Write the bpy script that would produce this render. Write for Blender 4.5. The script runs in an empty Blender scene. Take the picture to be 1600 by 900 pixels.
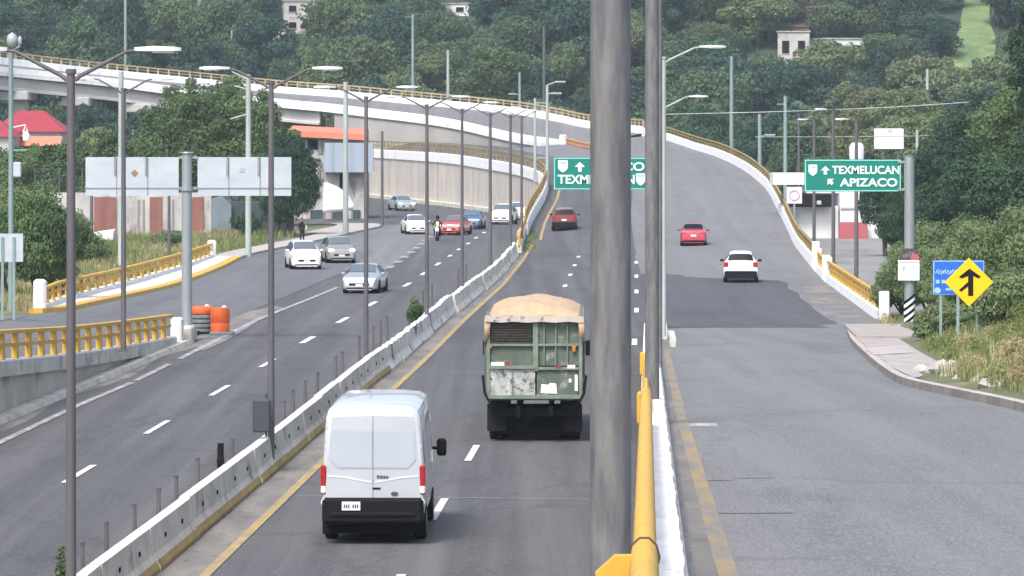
HAZE, SUN, SKY, EXPO = 0.00021, 1.45, 0.135, 1.15
import bpy, math, random
import numpy as np
from mathutils import Vector as V, Matrix, Euler

random.seed(7)
rng = np.random.default_rng(7)
SC = bpy.context.scene
COL = SC.collection
PI = math.pi
# ---------------------------------------------------------------- view: a long lens on a footbridge, 8.2 m above the carriageway
F, HC, HY = 6300.0, 8.2, 195.0          # focal length in photo pixels, eye height, eye-level row


def D(px, py, d):
    """point at distance d metres seen at a photo pixel"""
    s = F / d
    return V(((px - 800) / s, d, HC - (py - HY) / s))


def G(px, py, z=0.0):
    """point of the level z seen at a photo pixel"""
    s = (py - HY) / (HC - z)
    return V(((px - 800) / s, F / s, z))


def zramp(d):
    """height of the near slip road, which falls to the carriageway's level"""
    t = (168 - d) * 0.033
    if t <= -0.4:
        return 0.0
    if t < 0.4:
        return (t + 0.4) ** 2 / 1.6
    return t


def GR(px, py, dz=0.0):
    """point on the slip road (plus dz) seen at a photo pixel"""
    lo, hi = 10.0, 400.0
    for _ in range(60):
        m = (lo + hi) / 2
        y = HY + (HC - zramp(m) - dz) * F / m
        if y > py:
            lo = m
        else:
            hi = m
    return D(px, py, lo)


# ---------------------------------------------------------------- objects
def tag(o, label=None, cat=None, group=None, kind=None):
    if label: o['label'] = label
    if cat: o['category'] = cat
    if group: o['group'] = group
    if kind: o['kind'] = kind
    return o


def thing(name, label, cat, loc=(0, 0, 0), rz=0.0, group=None):
    o = bpy.data.objects.new(name, None)
    o.empty_display_size = 0.3
    COL.objects.link(o)
    o.location = loc
    o.rotation_euler = (0, 0, rz)
    return tag(o, label, cat, group)


def children(o):
    return [c for c in bpy.data.objects if c.parent == o]


def copy_tree(o, parent=None):
    kids = list(o.children)
    c = o.copy()
    COL.objects.link(c)
    if parent is not None:
        c.parent = parent
    for k in kids:
        copy_tree(k, c)
    return c


class MB:
    """collects faces, then links them as ONE mesh object"""

    def __init__(self):
        self.v, self.f, self.m = [], [], []

    def add(self, vs, fs, mi=0):
        o = len(self.v)
        self.v.extend([tuple(p) for p in vs])
        for k, f in enumerate(fs):
            self.f.append([i + o for i in f])
            self.m.append(mi[k] if isinstance(mi, (list, tuple)) else mi)
        return self

    def box(self, c, s, mi=0, rz=0.0, taper=1.0, M=None):
        x, y, z = s[0] / 2, s[1] / 2, s[2] / 2
        vs = [V((sx * x * (taper if sz > 0 else 1), sy * y * (taper if sz > 0 else 1), sz * z)) for sz in (-1, 1) for sx, sy in ((-1, -1), (1, -1), (1, 1), (-1, 1))]
        R = Matrix.Rotation(rz, 4, 'Z') if M is None else M
        vs = [R @ p + V(c) for p in vs]
        return self.add(vs, [(0, 3, 2, 1), (4, 5, 6, 7), (0, 1, 5, 4), (1, 2, 6, 5), (2, 3, 7, 6), (3, 0, 4, 7)], mi)

    def cbox(self, c, s, ch=0.03, mi=0):
        """box with chamfered vertical and top edges (rounded look)"""
        x, y, z = s[0] / 2, s[1] / 2, s[2] / 2
        def ring(ix, iy, zz):
            a, b = x - ix, y - iy
            k = ch
            return [(c[0] + p, c[1] + q, c[2] + zz) for p, q in ((-a + k, -b), (a - k, -b), (a, -b + k), (a, b - k), (a - k, b), (-a + k, b), (-a, b - k), (-a, -b + k))]
        rs = [ring(ch * .6, ch * .6, -z), ring(0, 0, -z + ch), ring(0, 0, z - ch), ring(ch, ch, z)]
        return self.loft(rs, mi)

    def loft(self, rings, mi=0, closed=True, cap0=True, cap1=True, cm=None):
        n = len(rings[0])
        vs = [p for r in rings for p in r]
        fs, ms = [], []
        for i in range(len(rings) - 1):
            for j in range(n if closed else n - 1):
                k = (j + 1) % n
                fs.append((i * n + j, i * n + k, (i + 1) * n + k, (i + 1) * n + j))
                ms.append(mi[j] if isinstance(mi, (list, tuple)) else mi)
        cmi = cm if cm is not None else (mi[0] if isinstance(mi, (list, tuple)) else mi)
        if closed and cap0:
            fs.append(tuple(reversed(range(n)))); ms.append(cmi)
        if closed and cap1:
            fs.append(tuple((len(rings) - 1) * n + j for j in range(n))); ms.append(cmi)
        return self.add(vs, fs, ms)

    def tube(self, pts, r, n=8, mi=0, cap=True):
        pts = [V(p) for p in pts]
        rs = r if isinstance(r, (list, tuple)) else [r] * len(pts)
        rings = []
        t0 = (pts[1] - pts[0]).normalized()
        a = t0.orthogonal().normalized()
        for i, p in enumerate(pts):
            t = (pts[min(i + 1, len(pts) - 1)] - pts[max(i - 1, 0)]).normalized()
            a = (a - t * a.dot(t)).normalized()
            b = t.cross(a)
            rings.append([p + (a * math.cos(2 * PI * k / n) + b * math.sin(2 * PI * k / n)) * rs[i] for k in range(n)])
        return self.loft(rings, mi, True, cap, cap)

    def lathe(self, c, prof, n=16, mi=0, axis='Z'):
        rings = []
        for r, h in prof:
            ring = []
            for k in range(n):
                a = 2 * PI * k / n
                p = V((r * math.cos(a), r * math.sin(a), h))
                if axis == 'X': p = V((h, r * math.cos(a), r * math.sin(a)))
                if axis == 'Y': p = V((r * math.sin(a), h, r * math.cos(a)))
                ring.append(p + V(c))
            rings.append(ring)
        return self.loft(rings, mi)

    def prism(self, outline, y0, y1, mi=0, M=None):
        """outline in x,z; from y0 to y1"""
        n = len(outline)
        a = [V((x, y0, z)) for x, z in outline]
        b = [V((x, y1, z)) for x, z in outline]
        if M is not None:
            a = [M @ p for p in a]; b = [M @ p for p in b]
        fs = [tuple(range(n)), tuple(reversed(range(n, 2 * n)))] + [(j, j + n, (j + 1) % n + n, (j + 1) % n) for j in range(n)]
        return self.add(a + b, fs, mi)

    def sweep(self, path, prof, mi=0, cap=True, cm=None):
        """profile (right, up) carried along a path, kept upright"""
        path = [V(p) for p in path]
        rings = []
        for i, p in enumerate(path):
            t = path[min(i + 1, len(path) - 1)] - path[max(i - 1, 0)]
            t.z = 0
            t.normalize()
            r = V((t.y, -t.x, 0))
            rings.append([p + r * u + V((0, 0, w)) for u, w in prof])
        return self.loft(rings, mi, True, cap, cap, cm)

    def strip(self, A, B, n=1, mi=0):
        vs, fs = [], []
        for a, b in zip(A, B):
            for k in range(n + 1):
                vs.append(V(a).lerp(V(b), k / n))
        for i in range(len(A) - 1):
            for k in range(n):
                o = i * (n + 1) + k
                fs.append((o, o + 1, o + n + 2, o + n + 1))
        return self.add(vs, fs, mi)

    def build(self, name, mats, parent=None, smooth=None, bevel=0.0, kind=None):
        me = bpy.data.meshes.new(name)
        me.from_pydata(self.v, [], self.f)
        if not isinstance(mats, (list, tuple)):
            mats = [mats]
        for m in mats:
            me.materials.append(m)
        me.polygons.foreach_set('material_index', self.m)
        me.update()
        if smooth is not None:
            me.polygons.foreach_set('use_smooth', [True] * len(me.polygons))
            me.set_sharp_from_angle(angle=math.radians(smooth))
        o = bpy.data.objects.new(name, me)
        COL.objects.link(o)
        if parent is not None:
            o.parent = parent
        if bevel:
            b = o.modifiers.new('edge', 'BEVEL')
            b.width = bevel; b.segments = 2; b.limit_method = 'ANGLE'; b.angle_limit = math.radians(40)
        if kind: o['kind'] = kind
        return o


def resample(path, step):
    path = [V(p) for p in path]
    out, acc = [path[0].copy()], 0.0
    for a, b in zip(path, path[1:]):
        L = (b - a).length
        if L < 1e-6: continue
        t = step - acc
        while t <= L:
            out.append(a.lerp(b, t / L)); t += step
        acc = L - (t - step)
    return out


def smooth_path(pts, n=6):
    """Catmull-Rom through the points"""
    P = [V(p) for p in pts]
    P = [P[0] * 2 - P[1]] + P + [P[-1] * 2 - P[-2]]
    out = []
    for i in range(1, len(P) - 2):
        for k in range(n):
            t = k / n
            a, b, c, d = P[i - 1], P[i], P[i + 1], P[i + 2]
            out.append(0.5 * ((2 * b) + (c - a) * t + (2 * a - 5 * b + 4 * c - d) * t * t + (3 * b - a - 3 * c + d) * t ** 3))
    out.append(P[-2].copy())
    return out


def offset_path(path, u, dz=0.0):
    out = []
    for i, p in enumerate(path):
        t = path[min(i + 1, len(path) - 1)] - path[max(i - 1, 0)]
        t.z = 0; t.normalize()
        out.append(p + V((t.y, -t.x, 0)) * u + V((0, 0, dz)))
    return out


def interp(tab, x):
    if x <= tab[0][0]: i = 0
    elif x >= tab[-1][0]: i = len(tab) - 2
    else: i = max(k for k in range(len(tab) - 1) if tab[k][0] <= x)
    a, b = tab[i], tab[i + 1]
    t = (x - a[0]) / (b[0] - a[0])
    return [a[k] + (b[k] - a[k]) * t for k in range(1, len(a))]


def text_mesh(s, size, depth=0.006, bold=0.0):
    """lettering as mesh data: x to the right, y up, lying in the plane z = 0"""
    cu = bpy.data.curves.new('lettering', 'FONT')
    cu.body = s; cu.size = size; cu.extrude = depth; cu.offset = bold
    cu.align_x = 'LEFT'
    o = bpy.data.objects.new('lettering', cu)
    COL.objects.link(o)
    dg = bpy.context.evaluated_depsgraph_get()
    me = bpy.data.meshes.new_from_object(o.evaluated_get(dg))
    bpy.data.objects.remove(o)
    return me


def text_on(parent, s, x0, x1, z0, h, m, y=-0.02, bold=0.0):
    """lettering on the -Y face of a sign, fitted between x0 and x1, cap height h"""
    me = text_mesh(s, 1.0, 0.004, bold)
    xs = [v.co.x for v in me.vertices]; ys = [v.co.y for v in me.vertices]
    ax, bx, ay, by = min(xs), max(xs), min(ys), max(ys)
    kx = (x1 - x0) / (bx - ax); ky = h / (by - ay)
    for v in me.vertices:
        v.co = ((v.co.x - ax) * kx + x0, y - v.co.z, (v.co.y - ay) * ky + z0)
    me.materials.clear(); me.materials.append(m)
    o = bpy.data.objects.new('lettering', me)
    COL.objects.link(o); o.parent = parent
    return o


# ---------------------------------------------------------------- materials
def newmat(name):
    m = bpy.data.materials.new(name)
    m.use_nodes = True
    nt = m.node_tree
    b = nt.nodes['Principled BSDF']
    return m, nt, b


def N(nt, t, **k):
    n = nt.nodes.new(t)
    for a, b in k.items():
        setattr(n, a, b)
    return n


def noise_fac(nt, scale, detail=4.0, stretch=(1, 1, 1), lo=0.35, hi=0.65, rough=0.6, world=True, seed=0.0):
    if world:
        g = N(nt, 'ShaderNodeNewGeometry'); out = g.outputs['Position']
    else:
        g = N(nt, 'ShaderNodeTexCoord'); out = g.outputs['Object']
    mp = N(nt, 'ShaderNodeMapping')
    mp.inputs['Scale'].default_value = stretch
    mp.inputs['Location'].default_value = (seed, seed * 1.7, seed * .6)
    nt.links.new(out, mp.inputs['Vector'])
    n = N(nt, 'ShaderNodeTexNoise')
    n.inputs['Scale'].default_value = scale
    n.inputs['Detail'].default_value = detail
    n.inputs['Roughness'].default_value = rough
    nt.links.new(mp.outputs['Vector'], n.inputs['Vector'])
    r = N(nt, 'ShaderNodeMapRange')
    r.inputs['From Min'].default_value = lo; r.inputs['From Max'].default_value = hi
    nt.links.new(n.outputs['Fac'], r.inputs['Value'])
    return r.outputs['Result']


def mixc(nt, fac, a, b):
    m = N(nt, 'ShaderNodeMix', data_type='RGBA')
    if fac is not None:
        if isinstance(fac, float): m.inputs[0].default_value = fac
        else: nt.links.new(fac, m.inputs[0])
    for k, c in ((6, a), (7, b)):
        if isinstance(c, (tuple, list)): m.inputs[k].default_value = (*c[:3], 1)
        else: nt.links.new(c, m.inputs[k])
    return m.outputs[2]


def mul(nt, a, b):
    m = N(nt, 'ShaderNodeMath', operation='MULTIPLY')
    for k, c in ((0, a), (1, b)):
        if isinstance(c, float): m.inputs[k].default_value = c
        else: nt.links.new(c, m.inputs[k])
    return m.outputs[0]


def rgb(r, g, b):
    """sRGB 0-255 to linear"""
    f = lambda c: (c / 255 / 12.92) if c / 255 <= 0.04045 else ((c / 255 + 0.055) / 1.055) ** 2.4
    return (f(r), f(g), f(b))


def mat(name, c, c2=None, scale=1.0, rough=0.7, metal=0.0, stretch=(1, 1, 1), lo=0.35, hi=0.65, spots=None, sscale=3.0, sstretch=(1, 1, 1), slo=0.58, shi=0.68, bump=0.0, bscale=30.0, world=True, spec=0.4, coat=0.0):
    m, nt, b = newmat(name)
    col = c
    if c2 is not None:
        col = mixc(nt, noise_fac(nt, scale, 5, stretch, lo, hi, world=world), c, c2)
    if spots is not None:
        col = mixc(nt, noise_fac(nt, sscale, 6, sstretch, slo, shi, world=world, seed=13.0), col, spots)
    if isinstance(col, (tuple, list)):
        b.inputs['Base Color'].default_value = (*col, 1)
    else:
        nt.links.new(col, b.inputs['Base Color'])
    b.inputs['Roughness'].default_value = rough
    b.inputs['Metallic'].default_value = metal
    b.inputs['Specular IOR Level'].default_value = spec
    b.inputs['Coat Weight'].default_value = coat
    if bump:
        bp = N(nt, 'ShaderNodeBump')
        bp.inputs['Strength'].default_value = bump
        bp.inputs['Distance'].default_value = 0.03
        nt.links.new(noise_fac(nt, bscale, 3, (1, 1, 1), 0.2, 0.8, world=world), bp.inputs['Height'])
        nt.links.new(bp.outputs['Normal'], b.inputs['Normal'])
    return m


def leafmat(name, dark, light, trans=0.25, warm=None):
    m, nt, b = newmat(name)
    at = N(nt, 'ShaderNodeAttribute', attribute_name='tint')
    oi = N(nt, 'ShaderNodeObjectInfo')
    col = mixc(nt, at.outputs['Fac'], dark, light)
    if warm is not None:
        col = mixc(nt, mul(nt, oi.outputs['Random'], 0.6), col, warm)
    nt.links.new(col, b.inputs['Base Color'])
    b.inputs['Roughness'].default_value = 0.75
    b.inputs['Specular IOR Level'].default_value = 0.2
    t = N(nt, 'ShaderNodeBsdfTranslucent')
    nt.links.new(col, t.inputs['Color'])
    mx = N(nt, 'ShaderNodeMixShader')
    mx.inputs[0].default_value = trans
    nt.links.new(b.outputs[0], mx.inputs[1]); nt.links.new(t.outputs[0], mx.inputs[2])
    nt.links.new(mx.outputs[0], nt.nodes['Material Output'].inputs['Surface'])
    return m


def asphalt(name, c, dark, light, streak=(7, .12, 1), grit=1.0):
    m, nt, b = newmat(name)
    a = mixc(nt, noise_fac(nt, 0.35, 6, (1, .35, 1), 0.3, 0.7), dark, c)
    a = mixc(nt, mul(nt, noise_fac(nt, 0.16, 5, streak, 0.42, 0.72, seed=5), 0.95), a, light)          # wheel tracks
    a = mixc(nt, mul(nt, noise_fac(nt, 0.5, 7, (1, .25, 1), 0.56, 0.66, rough=.7, seed=21), 0.55), a, tuple(k * .72 for k in dark))   # old oil and patches
    a = mixc(nt, mul(nt, noise_fac(nt, 9.0, 4, (1, .5, 1), 0.3, 0.75, seed=9), 0.4 * grit), a, dark)
    a = mixc(nt, mul(nt, noise_fac(nt, 38.0, 3, (1, .22, 1), 0.45, 0.7, seed=3), min(.9, 0.55 * grit)), a, tuple(k * 1.25 for k in light))
    # thin cracks
    vo = N(nt, 'ShaderNodeTexVoronoi', feature='DISTANCE_TO_EDGE'); vo.inputs['Scale'].default_value = .16
    g = N(nt, 'ShaderNodeNewGeometry'); mp = N(nt, 'ShaderNodeMapping'); mp.inputs['Scale'].default_value = (1, .35, 1)
    nz = N(nt, 'ShaderNodeTexNoise'); nz.inputs['Scale'].default_value = 1.2; nz.inputs['Detail'].default_value = 4
    nt.links.new(g.outputs['Position'], nz.inputs['Vector'])
    va = N(nt, 'ShaderNodeVectorMath', operation='MULTIPLY_ADD'); va.inputs[1].default_value = (1.6, 1.6, 0)
    nt.links.new(nz.outputs['Color'], va.inputs[0]); nt.links.new(g.outputs['Position'], va.inputs[2])
    nt.links.new(va.outputs[0], mp.inputs['Vector']); nt.links.new(mp.outputs[0], vo.inputs['Vector'])
    r = N(nt, 'ShaderNodeMapRange'); r.inputs['From Min'].default_value = .004; r.inputs['From Max'].default_value = .012
    r.inputs['To Min'].default_value = .26; r.inputs['To Max'].default_value = 0
    nt.links.new(vo.outputs['Distance'], r.inputs['Value'])
    a = mixc(nt, r.outputs[0], a, tuple(k * .6 for k in dark))
    nt.links.new(a, b.inputs['Base Color'])
    b.inputs['Roughness'].default_value = 0.85
    b.inputs['Specular IOR Level'].default_value = 0.25
    return m


M = {}
M['asphalt'] = asphalt('asphalt', (.079, .079, .082), (.058, .058, .061), (.126, .126, .128))
M['asphalt_pale'] = asphalt('asphalt_pale', (.150, .152, .156), (.112, .114, .118), (.188, .189, .190), grit=1.7)
M['asphalt_dark'] = asphalt('asphalt_dark', (.074, .076, .082), (.057, .059, .064), (.100, .102, .106))
M['dust'] = mat('dusty_shoulder', (.22, .20, .18), (.13, .125, .12), 1.2, .95, stretch=(1, .25, 1), spots=(.10, .09, .08), sscale=2.5)
M['mark'] = mat('road_paint_white', (.66, .66, .64), (.40, .40, .39), 5, .7, stretch=(1, .4, 1), lo=.42, hi=.72)
M['mark_worn'] = mat('road_paint_worn', (.40, .40, .39), (.2, .2, .2), 2.2, .8, stretch=(2, .4, 1), lo=.35, hi=.6)
M['mark_yellow'] = mat('road_paint_yellow', (.40, .285, .11), (.22, .18, .115), 1.5, .8, stretch=(2, .5, 1), lo=.35, hi=.7)
M['mark_yellow_worn'] = mat('road_paint_yellow_worn', (.34, .225, .095), (.185, .175, .155), 1.6, .85, stretch=(2, .3, 1), lo=.3, hi=.56)
M['concrete'] = mat('concrete', (.56, .53, .45), (.41, .39, .335), .8, .9, spots=(.17, .155, .13), sscale=1.3, slo=.54, shi=.74)
M['conc_white'] = mat('whitewashed_concrete', (.70, .69, .65), (.54, .53, .49), 1.4, .8, spots=(.34, .33, .30), sscale=2.2, slo=.54, shi=.72)
M['conc_dirty'] = mat('stained_concrete', (.64, .62, .54), (.48, .46, .40), 1.3, .9, spots=(.10, .095, .08), sscale=1.1, sstretch=(1, .5, .6), slo=.58, shi=.66)
M['wall_panel'] = mat('panel_wall', (.57, .52, .455), (.45, .41, .365), .5, .9, stretch=(1, 1, .25), spots=(.36, .27, .19), sscale=.5, sstretch=(2, 2, .4), slo=.55, shi=.75)
M['white_paint'] = mat('white_paint', (.86, .86, .85), (.78, .78, .77), 1.1, .65, spots=(.46, .455, .44), sscale=1.3, sstretch=(1, 1, .35), slo=.58, shi=.78)
M['yellow_paint'] = mat('yellow_paint', (.62, .36, .04), (.50, .30, .05), 1.5, .6, spots=(.30, .22, .13), sscale=3.2, slo=.57, shi=.72)
M['yellow_dull'] = mat('dirty_shaded_yellow_paint', (.34, .235, .065), (.22, .165, .06), 1.5, .7, spots=(.1, .08, .05), sscale=2.5)  # dirty yellow; the wall rail's shade is put into this duller tone
M['galv'] = mat('galvanised_steel', (.33, .36, .37), (.25, .28, .29), 2.5, .5, .35, stretch=(1, 1, .2))
M['pole_dark'] = mat('weathered_pole_paint', (.135, .125, .13), (.10, .095, .105), 3, .6, .2, stretch=(2, 2, .15), spots=(.17, .12, .09), sscale=4, slo=.63)
M['pole_near'] = mat('old_grey_pole_paint', (.185, .185, .19), (.105, .108, .118), 11, .6, .1, stretch=(1.5, 1.5, .25), spots=(.155, .142, .132), sscale=9, sstretch=(1, 1, .4), slo=.5, shi=.72)
M['pole_pale'] = mat('pale_concrete_pole', (.40, .45, .42), (.31, .35, .33), 2, .8, stretch=(1, 1, .2))
M['pole_green'] = mat('green_grey_pole_paint', (.24, .33, .31), (.18, .25, .24), 2, .6, .1, stretch=(1, 1, .2))
M['lamp_head'] = mat('lamp_housing', (.34, .37, .37), None, rough=.4, metal=.1)
M['lamp_lens'] = mat('lamp_lens', (.75, .75, .72), None, rough=.25)
M['black'] = mat('black_plastic', (.009, .009, .010), None, rough=.8, spec=.15)
M['dark'] = mat('dark_void', (.008, .008, .010), None, rough=.95, spec=.1)
M['tyre'] = mat('tyre_rubber', (.011, .011, .012), (.02, .02, .02), 6, .9, world=False, spec=.15)
M['rim'] = mat('wheel_rim', (.35, .36, .37), None, rough=.35, metal=.7)
M['glass'] = mat('car_glass', (.006, .008, .010), None, rough=.15, spec=.12)
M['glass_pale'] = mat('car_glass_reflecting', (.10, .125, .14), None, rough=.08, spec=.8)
M['red_light'] = mat('red_lens', (.36, .012, .016), None, rough=.2, coat=.5)
M['amber'] = mat('amber_lens', (.65, .2, .03), None, rough=.25)
M['clear_lens'] = mat('clear_lens', (.75, .77, .78), None, rough=.15, coat=.5)
M['plate'] = mat('number_plate', (.7, .71, .7), None, rough=.5)
M['chrome'] = mat('chrome', (.5, .51, .52), None, rough=.25, metal=.9)
M['green_sign'] = mat('sign_green', (.004, .19, .145), None, rough=.45)
M['sign_white'] = mat('sign_white', (.72, .82, .80), None, rough=.45)
M['sign_edge'] = mat('sign_border', (.28, .62, .55), None, rough=.45)
M['sign_back'] = mat('sign_back_aluminium', (.50, .55, .59), (.43, .48, .52), .9, .5, .25, stretch=(1, 1, 2))
M['sign_yellow'] = mat('sign_yellow', (.83, .50, .005), None, rough=.45)
M['sign_blue'] = mat('sign_blue', (.02, .13, .5), None, rough=.45)
M['soil'] = mat('soil_ground', (.13, .125, .07), (.085, .105, .045), .5, .95, spots=(.22, .19, .12), sscale=.9)
M['hill_ground'] = mat('hill_ground', (.03, .055, .035), (.045, .07, .04), .08, .95, spots=(.12, .115, .075), sscale=.05, slo=.62)
M['meadow'] = mat('meadow', (.185, .255, .10), (.085, .145, .055), .22, .95, lo=.3, hi=.7, spots=(.24, .25, .13), sscale=.5)
M['sidewalk'] = mat('pavement_concrete', (.42, .38, .35), (.33, .30, .28), 1.2, .9, spots=(.22, .2, .19), sscale=1.5)
M['brick'] = mat('red_clay_wall', (.29, .13, .105), (.20, .09, .075), 1.2, .9, stretch=(1, 1, .3), spots=(.15, .10, .09), sscale=1.6)
M['plaster'] = mat('old_plaster', (.50, .49, .47), (.33, .32, .31), .8, .9, stretch=(1, 1, .5), spots=(.18, .17, .165), sscale=1.1, sstretch=(1, 1, .35), slo=.55, shi=.68)
M['house'] = mat('pale_render', (.52, .49, .45), (.40, .38, .36), .4, .9, spots=(.24, .22, .2), sscale=.6)
M['house_white'] = mat('white_render', (.74, .76, .76), (.62, .64, .65), .5, .85, spots=(.4, .4, .4), sscale=.8, slo=.64)
M['house_brown'] = mat('bare_block_wall', (.22, .17, .14), (.16, .13, .11), .7, .9)
M['red_roof'] = mat('red_roof_sheet', (.33, .035, .05), (.25, .03, .04), 2, .6, stretch=(3, .3, 1), spots=(.25, .06, .06), sscale=1.5)
M['orange_roof'] = mat('orange_roof_tile', (.72, .22, .13), (.62, .18, .11), 2, .7)
M['blue_panel'] = mat('blue_grey_cladding', (.33, .39, .45), (.27, .33, .40), .7, .6, stretch=(3, 1, .2))
M['gate'] = mat('dark_green_gate', (.05, .075, .08), (.035, .05, .055), 1.5, .7)
M['canvas'] = mat('white_canvas', (.78, .79, .79), (.68, .69, .69), 1.0, .8)
M['rail_orange'] = mat('weathered_orange', (.60, .30, .13), (.45, .24, .12), 1.5, .7)
M['orange'] = mat('orange_plastic', (.75, .14, .025), (.6, .10, .02), 3, .5, world=False)
M['grey_rubber'] = mat('grey_bands', (.22, .25, .26), (.14, .16, .17), 5, .7, world=False)
M['bark'] = mat('bark', (.10, .08, .065), (.06, .05, .042), 3, .95, stretch=(1, 1, .2))
M['skin'] = mat('skin', (.32, .18, .12), None, rough=.6)
M['cloth_dark'] = mat('dark_clothing', (.012, .013, .016), None, rough=.9)
M['cloth_blue'] = mat('denim', (.03, .04, .07), None, rough=.9)
M['hiviz'] = mat('bright_vest', (.6, .8, .25), None, rough=.6)
M['red_block'] = mat('red_painted_wall', (.40, .11, .12), None, rough=.8)
M['rock'] = mat('pale_rock', (.46, .44, .41), (.30, .28, .26), 2, .95)
M['leaf_hill'] = leafmat('hill_leaves', (.034, .080, .050), (.125, .205, .10), .25, (.15, .19, .08))
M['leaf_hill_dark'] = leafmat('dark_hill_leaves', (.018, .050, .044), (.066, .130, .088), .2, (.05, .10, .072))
M['leaf_hill_pale'] = leafmat('pale_hill_leaves', (.10, .155, .07), (.21, .275, .125), .3, (.20, .21, .12))
M['leaf_near'] = leafmat('leaves', (.052, .105, .044), (.16, .245, .10), .3, (.14, .18, .065))
M['leaf_dark'] = leafmat('dark_leaves', (.020, .058, .038), (.072, .135, .066), .25, (.045, .08, .045))
M['leaf_olive'] = leafmat('olive_leaves', (.11, .175, .08), (.28, .36, .18), .35, (.21, .26, .12))
M['grass'] = leafmat('grass_blades', (.12, .18, .05), (.33, .36, .14), .4, (.25, .27, .11))
M['grass_dry'] = leafmat('dry_grass_blades', (.30, .26, .13), (.56, .50, .29), .4, (.42, .37, .2))
# ================================================================ THE SETTING
# ---- plans (distance -> x [, z])
MEDIAN = [(20, -8.75), (66.3, -7.06), (93.2, -5.93), (125, -4.72), (135, -4.24), (147.5, -3.76), (167.7, -3.02), (184, -2.3), (208, -1.2), (241.6, -.12), (256, .25)]
M_YEL = [(20, -7.55), (74.3, -5.54), (98.4, -4.6), (124, -3.72), (141, -3.02), (169, -2.0), (207, -.43), (244, .66), (279, 1.5)]
M_LEFT = [(255, .45, 0), (280, .7, .02), (300, 1.0, .15), (312, 1.3, .5), (322, 1.75, 1.0), (335, 2.5, 1.9), (345, 2.85, 2.75), (352, 2.4, 3.25), (358, 1.6, 3.55), (366, .35, 3.8), (374, -.95, 3.98), (383, -2.4, 4.1), (395, -4.4, 4.3), (407, -6.45, 4.45), (425, -10, 4.55), (450, -14.6, 4.6), (475, -20.5, 4.7), (500, -28, 4.8)]
R_RIGHT = [(160, 15.2, 0), (167, 15.4, 0), (211, 16.5, 0), (229, 17.2, .05), (246, 17.9, .15), (263, 18.55, .38), (285, 19.5, 1.0), (305, 20.1, 2.05), (325, 20.6, 3.05), (344, 20.4, 4.0), (362, 20.1, 4.6), (381, 19.4, 5.2), (400, 18.1, 5.75), (420, 16.2, 6.6), (440, 13.8, 7.3), (455, 8.9, 7.85)]
E_NEAR = [(20, -18.5, 4.6), (60, -17, 3.4), (90, -15.5, 2.35), (112, -14.35, 1.56), (124, -13.75, 1.06), (134, -13.25, .72), (148, -12.6, .3), (158, -12.2, .12), (168, -11.9, .03)]
E_FAR = [(20, -24, 4.6), (60, -23, 3.3), (100, -21.5, 2.0), (130, -19.8, 1.35), (142, -19.2, 1.1), (158, -18.7, .8), (163, -17.9, .68), (183, -17.35, .36), (202, -16.75, .13), (225, -16.45, .04), (246, -16.5, .02), (262, -15.6, .012)]


def tab(T, d, dx=0.0, dz=0.0):
    r = interp(T, d)
    return V((r[0] + dx, d, (r[1] if len(r) > 1 else 0.0) + dz))


def rng_d(a, b, n):
    return [a + (b - a) * k / n for k in range(n + 1)]


def div_x(d):
    return 0.0335 * d


# ---- earth: one sheet to the horizon
g = MB()
xs = [-4000, -900, -300, -120, 0, 120, 300, 900, 4000]
ys = [-800, -100, 100, 300, 500, 900, 2000, 7000]
g.strip([V((x, ys[0], -.06)) for x in xs], [V((x, ys[-1], -.06)) for x in xs], 12)
g.build('ground', M['soil'], kind='structure')


def hz(x, y):
    """the wooded hillside behind the viaduct"""
    t = y - 492 - 8 * math.sin(x * .02 + 1)
    if t <= 0: return -0.3
    h = .225 * t if t < 260 else .225 * 260 + .05 * (t - 260)
    h *= min(1, .35 + t / 90)
    return h - .3 + 1.6 * math.sin(x * .045 + y * .02) * min(1, t / 60) + 1.1 * math.sin(y * .08 - x * .03) * min(1, t / 60)


def hill_hit(px, py):
    lo = 480.0
    while lo < 1000:
        p = D(px, py, lo)
        if p.z <= hz(p.x, p.y): return p
        lo += 1.0
    return D(px, py, 700)


g = MB()
hx = rng_d(-320, 320, 64); hy = rng_d(470, 1100, 84)
vs = [(x, y, hz(x, y)) for y in hy for x in hx]
fs = []
for j in range(len(hy) - 1):
    for i in range(len(hx) - 1):
        o = j * len(hx) + i
        fs.append((o, o + 1, o + len(hx) + 1, o + len(hx)))
g.add(vs, fs)
g.build('hillside', M['hill_ground'], kind='structure', smooth=80)
# a clearing of brighter grass high on the right of the hill
mpts_l = [hill_hit(1492 + 12 * k, 96 - 16 * k) for k in range(7)]
mpts_l = [(hill_hit(1462, 150)), (hill_hit(1478, 110)), (hill_hit(1492, 70)), (hill_hit(1502, 30)), (hill_hit(1510, -20))]
mpts_r = [(hill_hit(1530, 150)), (hill_hit(1550, 110)), (hill_hit(1556, 70)), (hill_hit(1546, 30)), (hill_hit(1552, -20))]
mm = MB()
A2, B2 = [], []
for a, b in zip(smooth_path(mpts_l, 6), smooth_path(mpts_r, 6)):
    A2.append(a); B2.append(b)
n = 10
vs, fs = [], []
for a, b in zip(A2, B2):
    for k in range(n + 1):
        p = a.lerp(b, k / n)
        vs.append((p.x, p.y, hz(p.x, p.y) + .35))
for i in range(len(A2) - 1):
    for k in range(n):
        o = i * (n + 1) + k
        fs.append((o, o + 1, o + n + 2, o + n + 1))
mm.add(vs, fs)
mm.build('meadow', M['meadow'], kind='structure', smooth=80)

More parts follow.
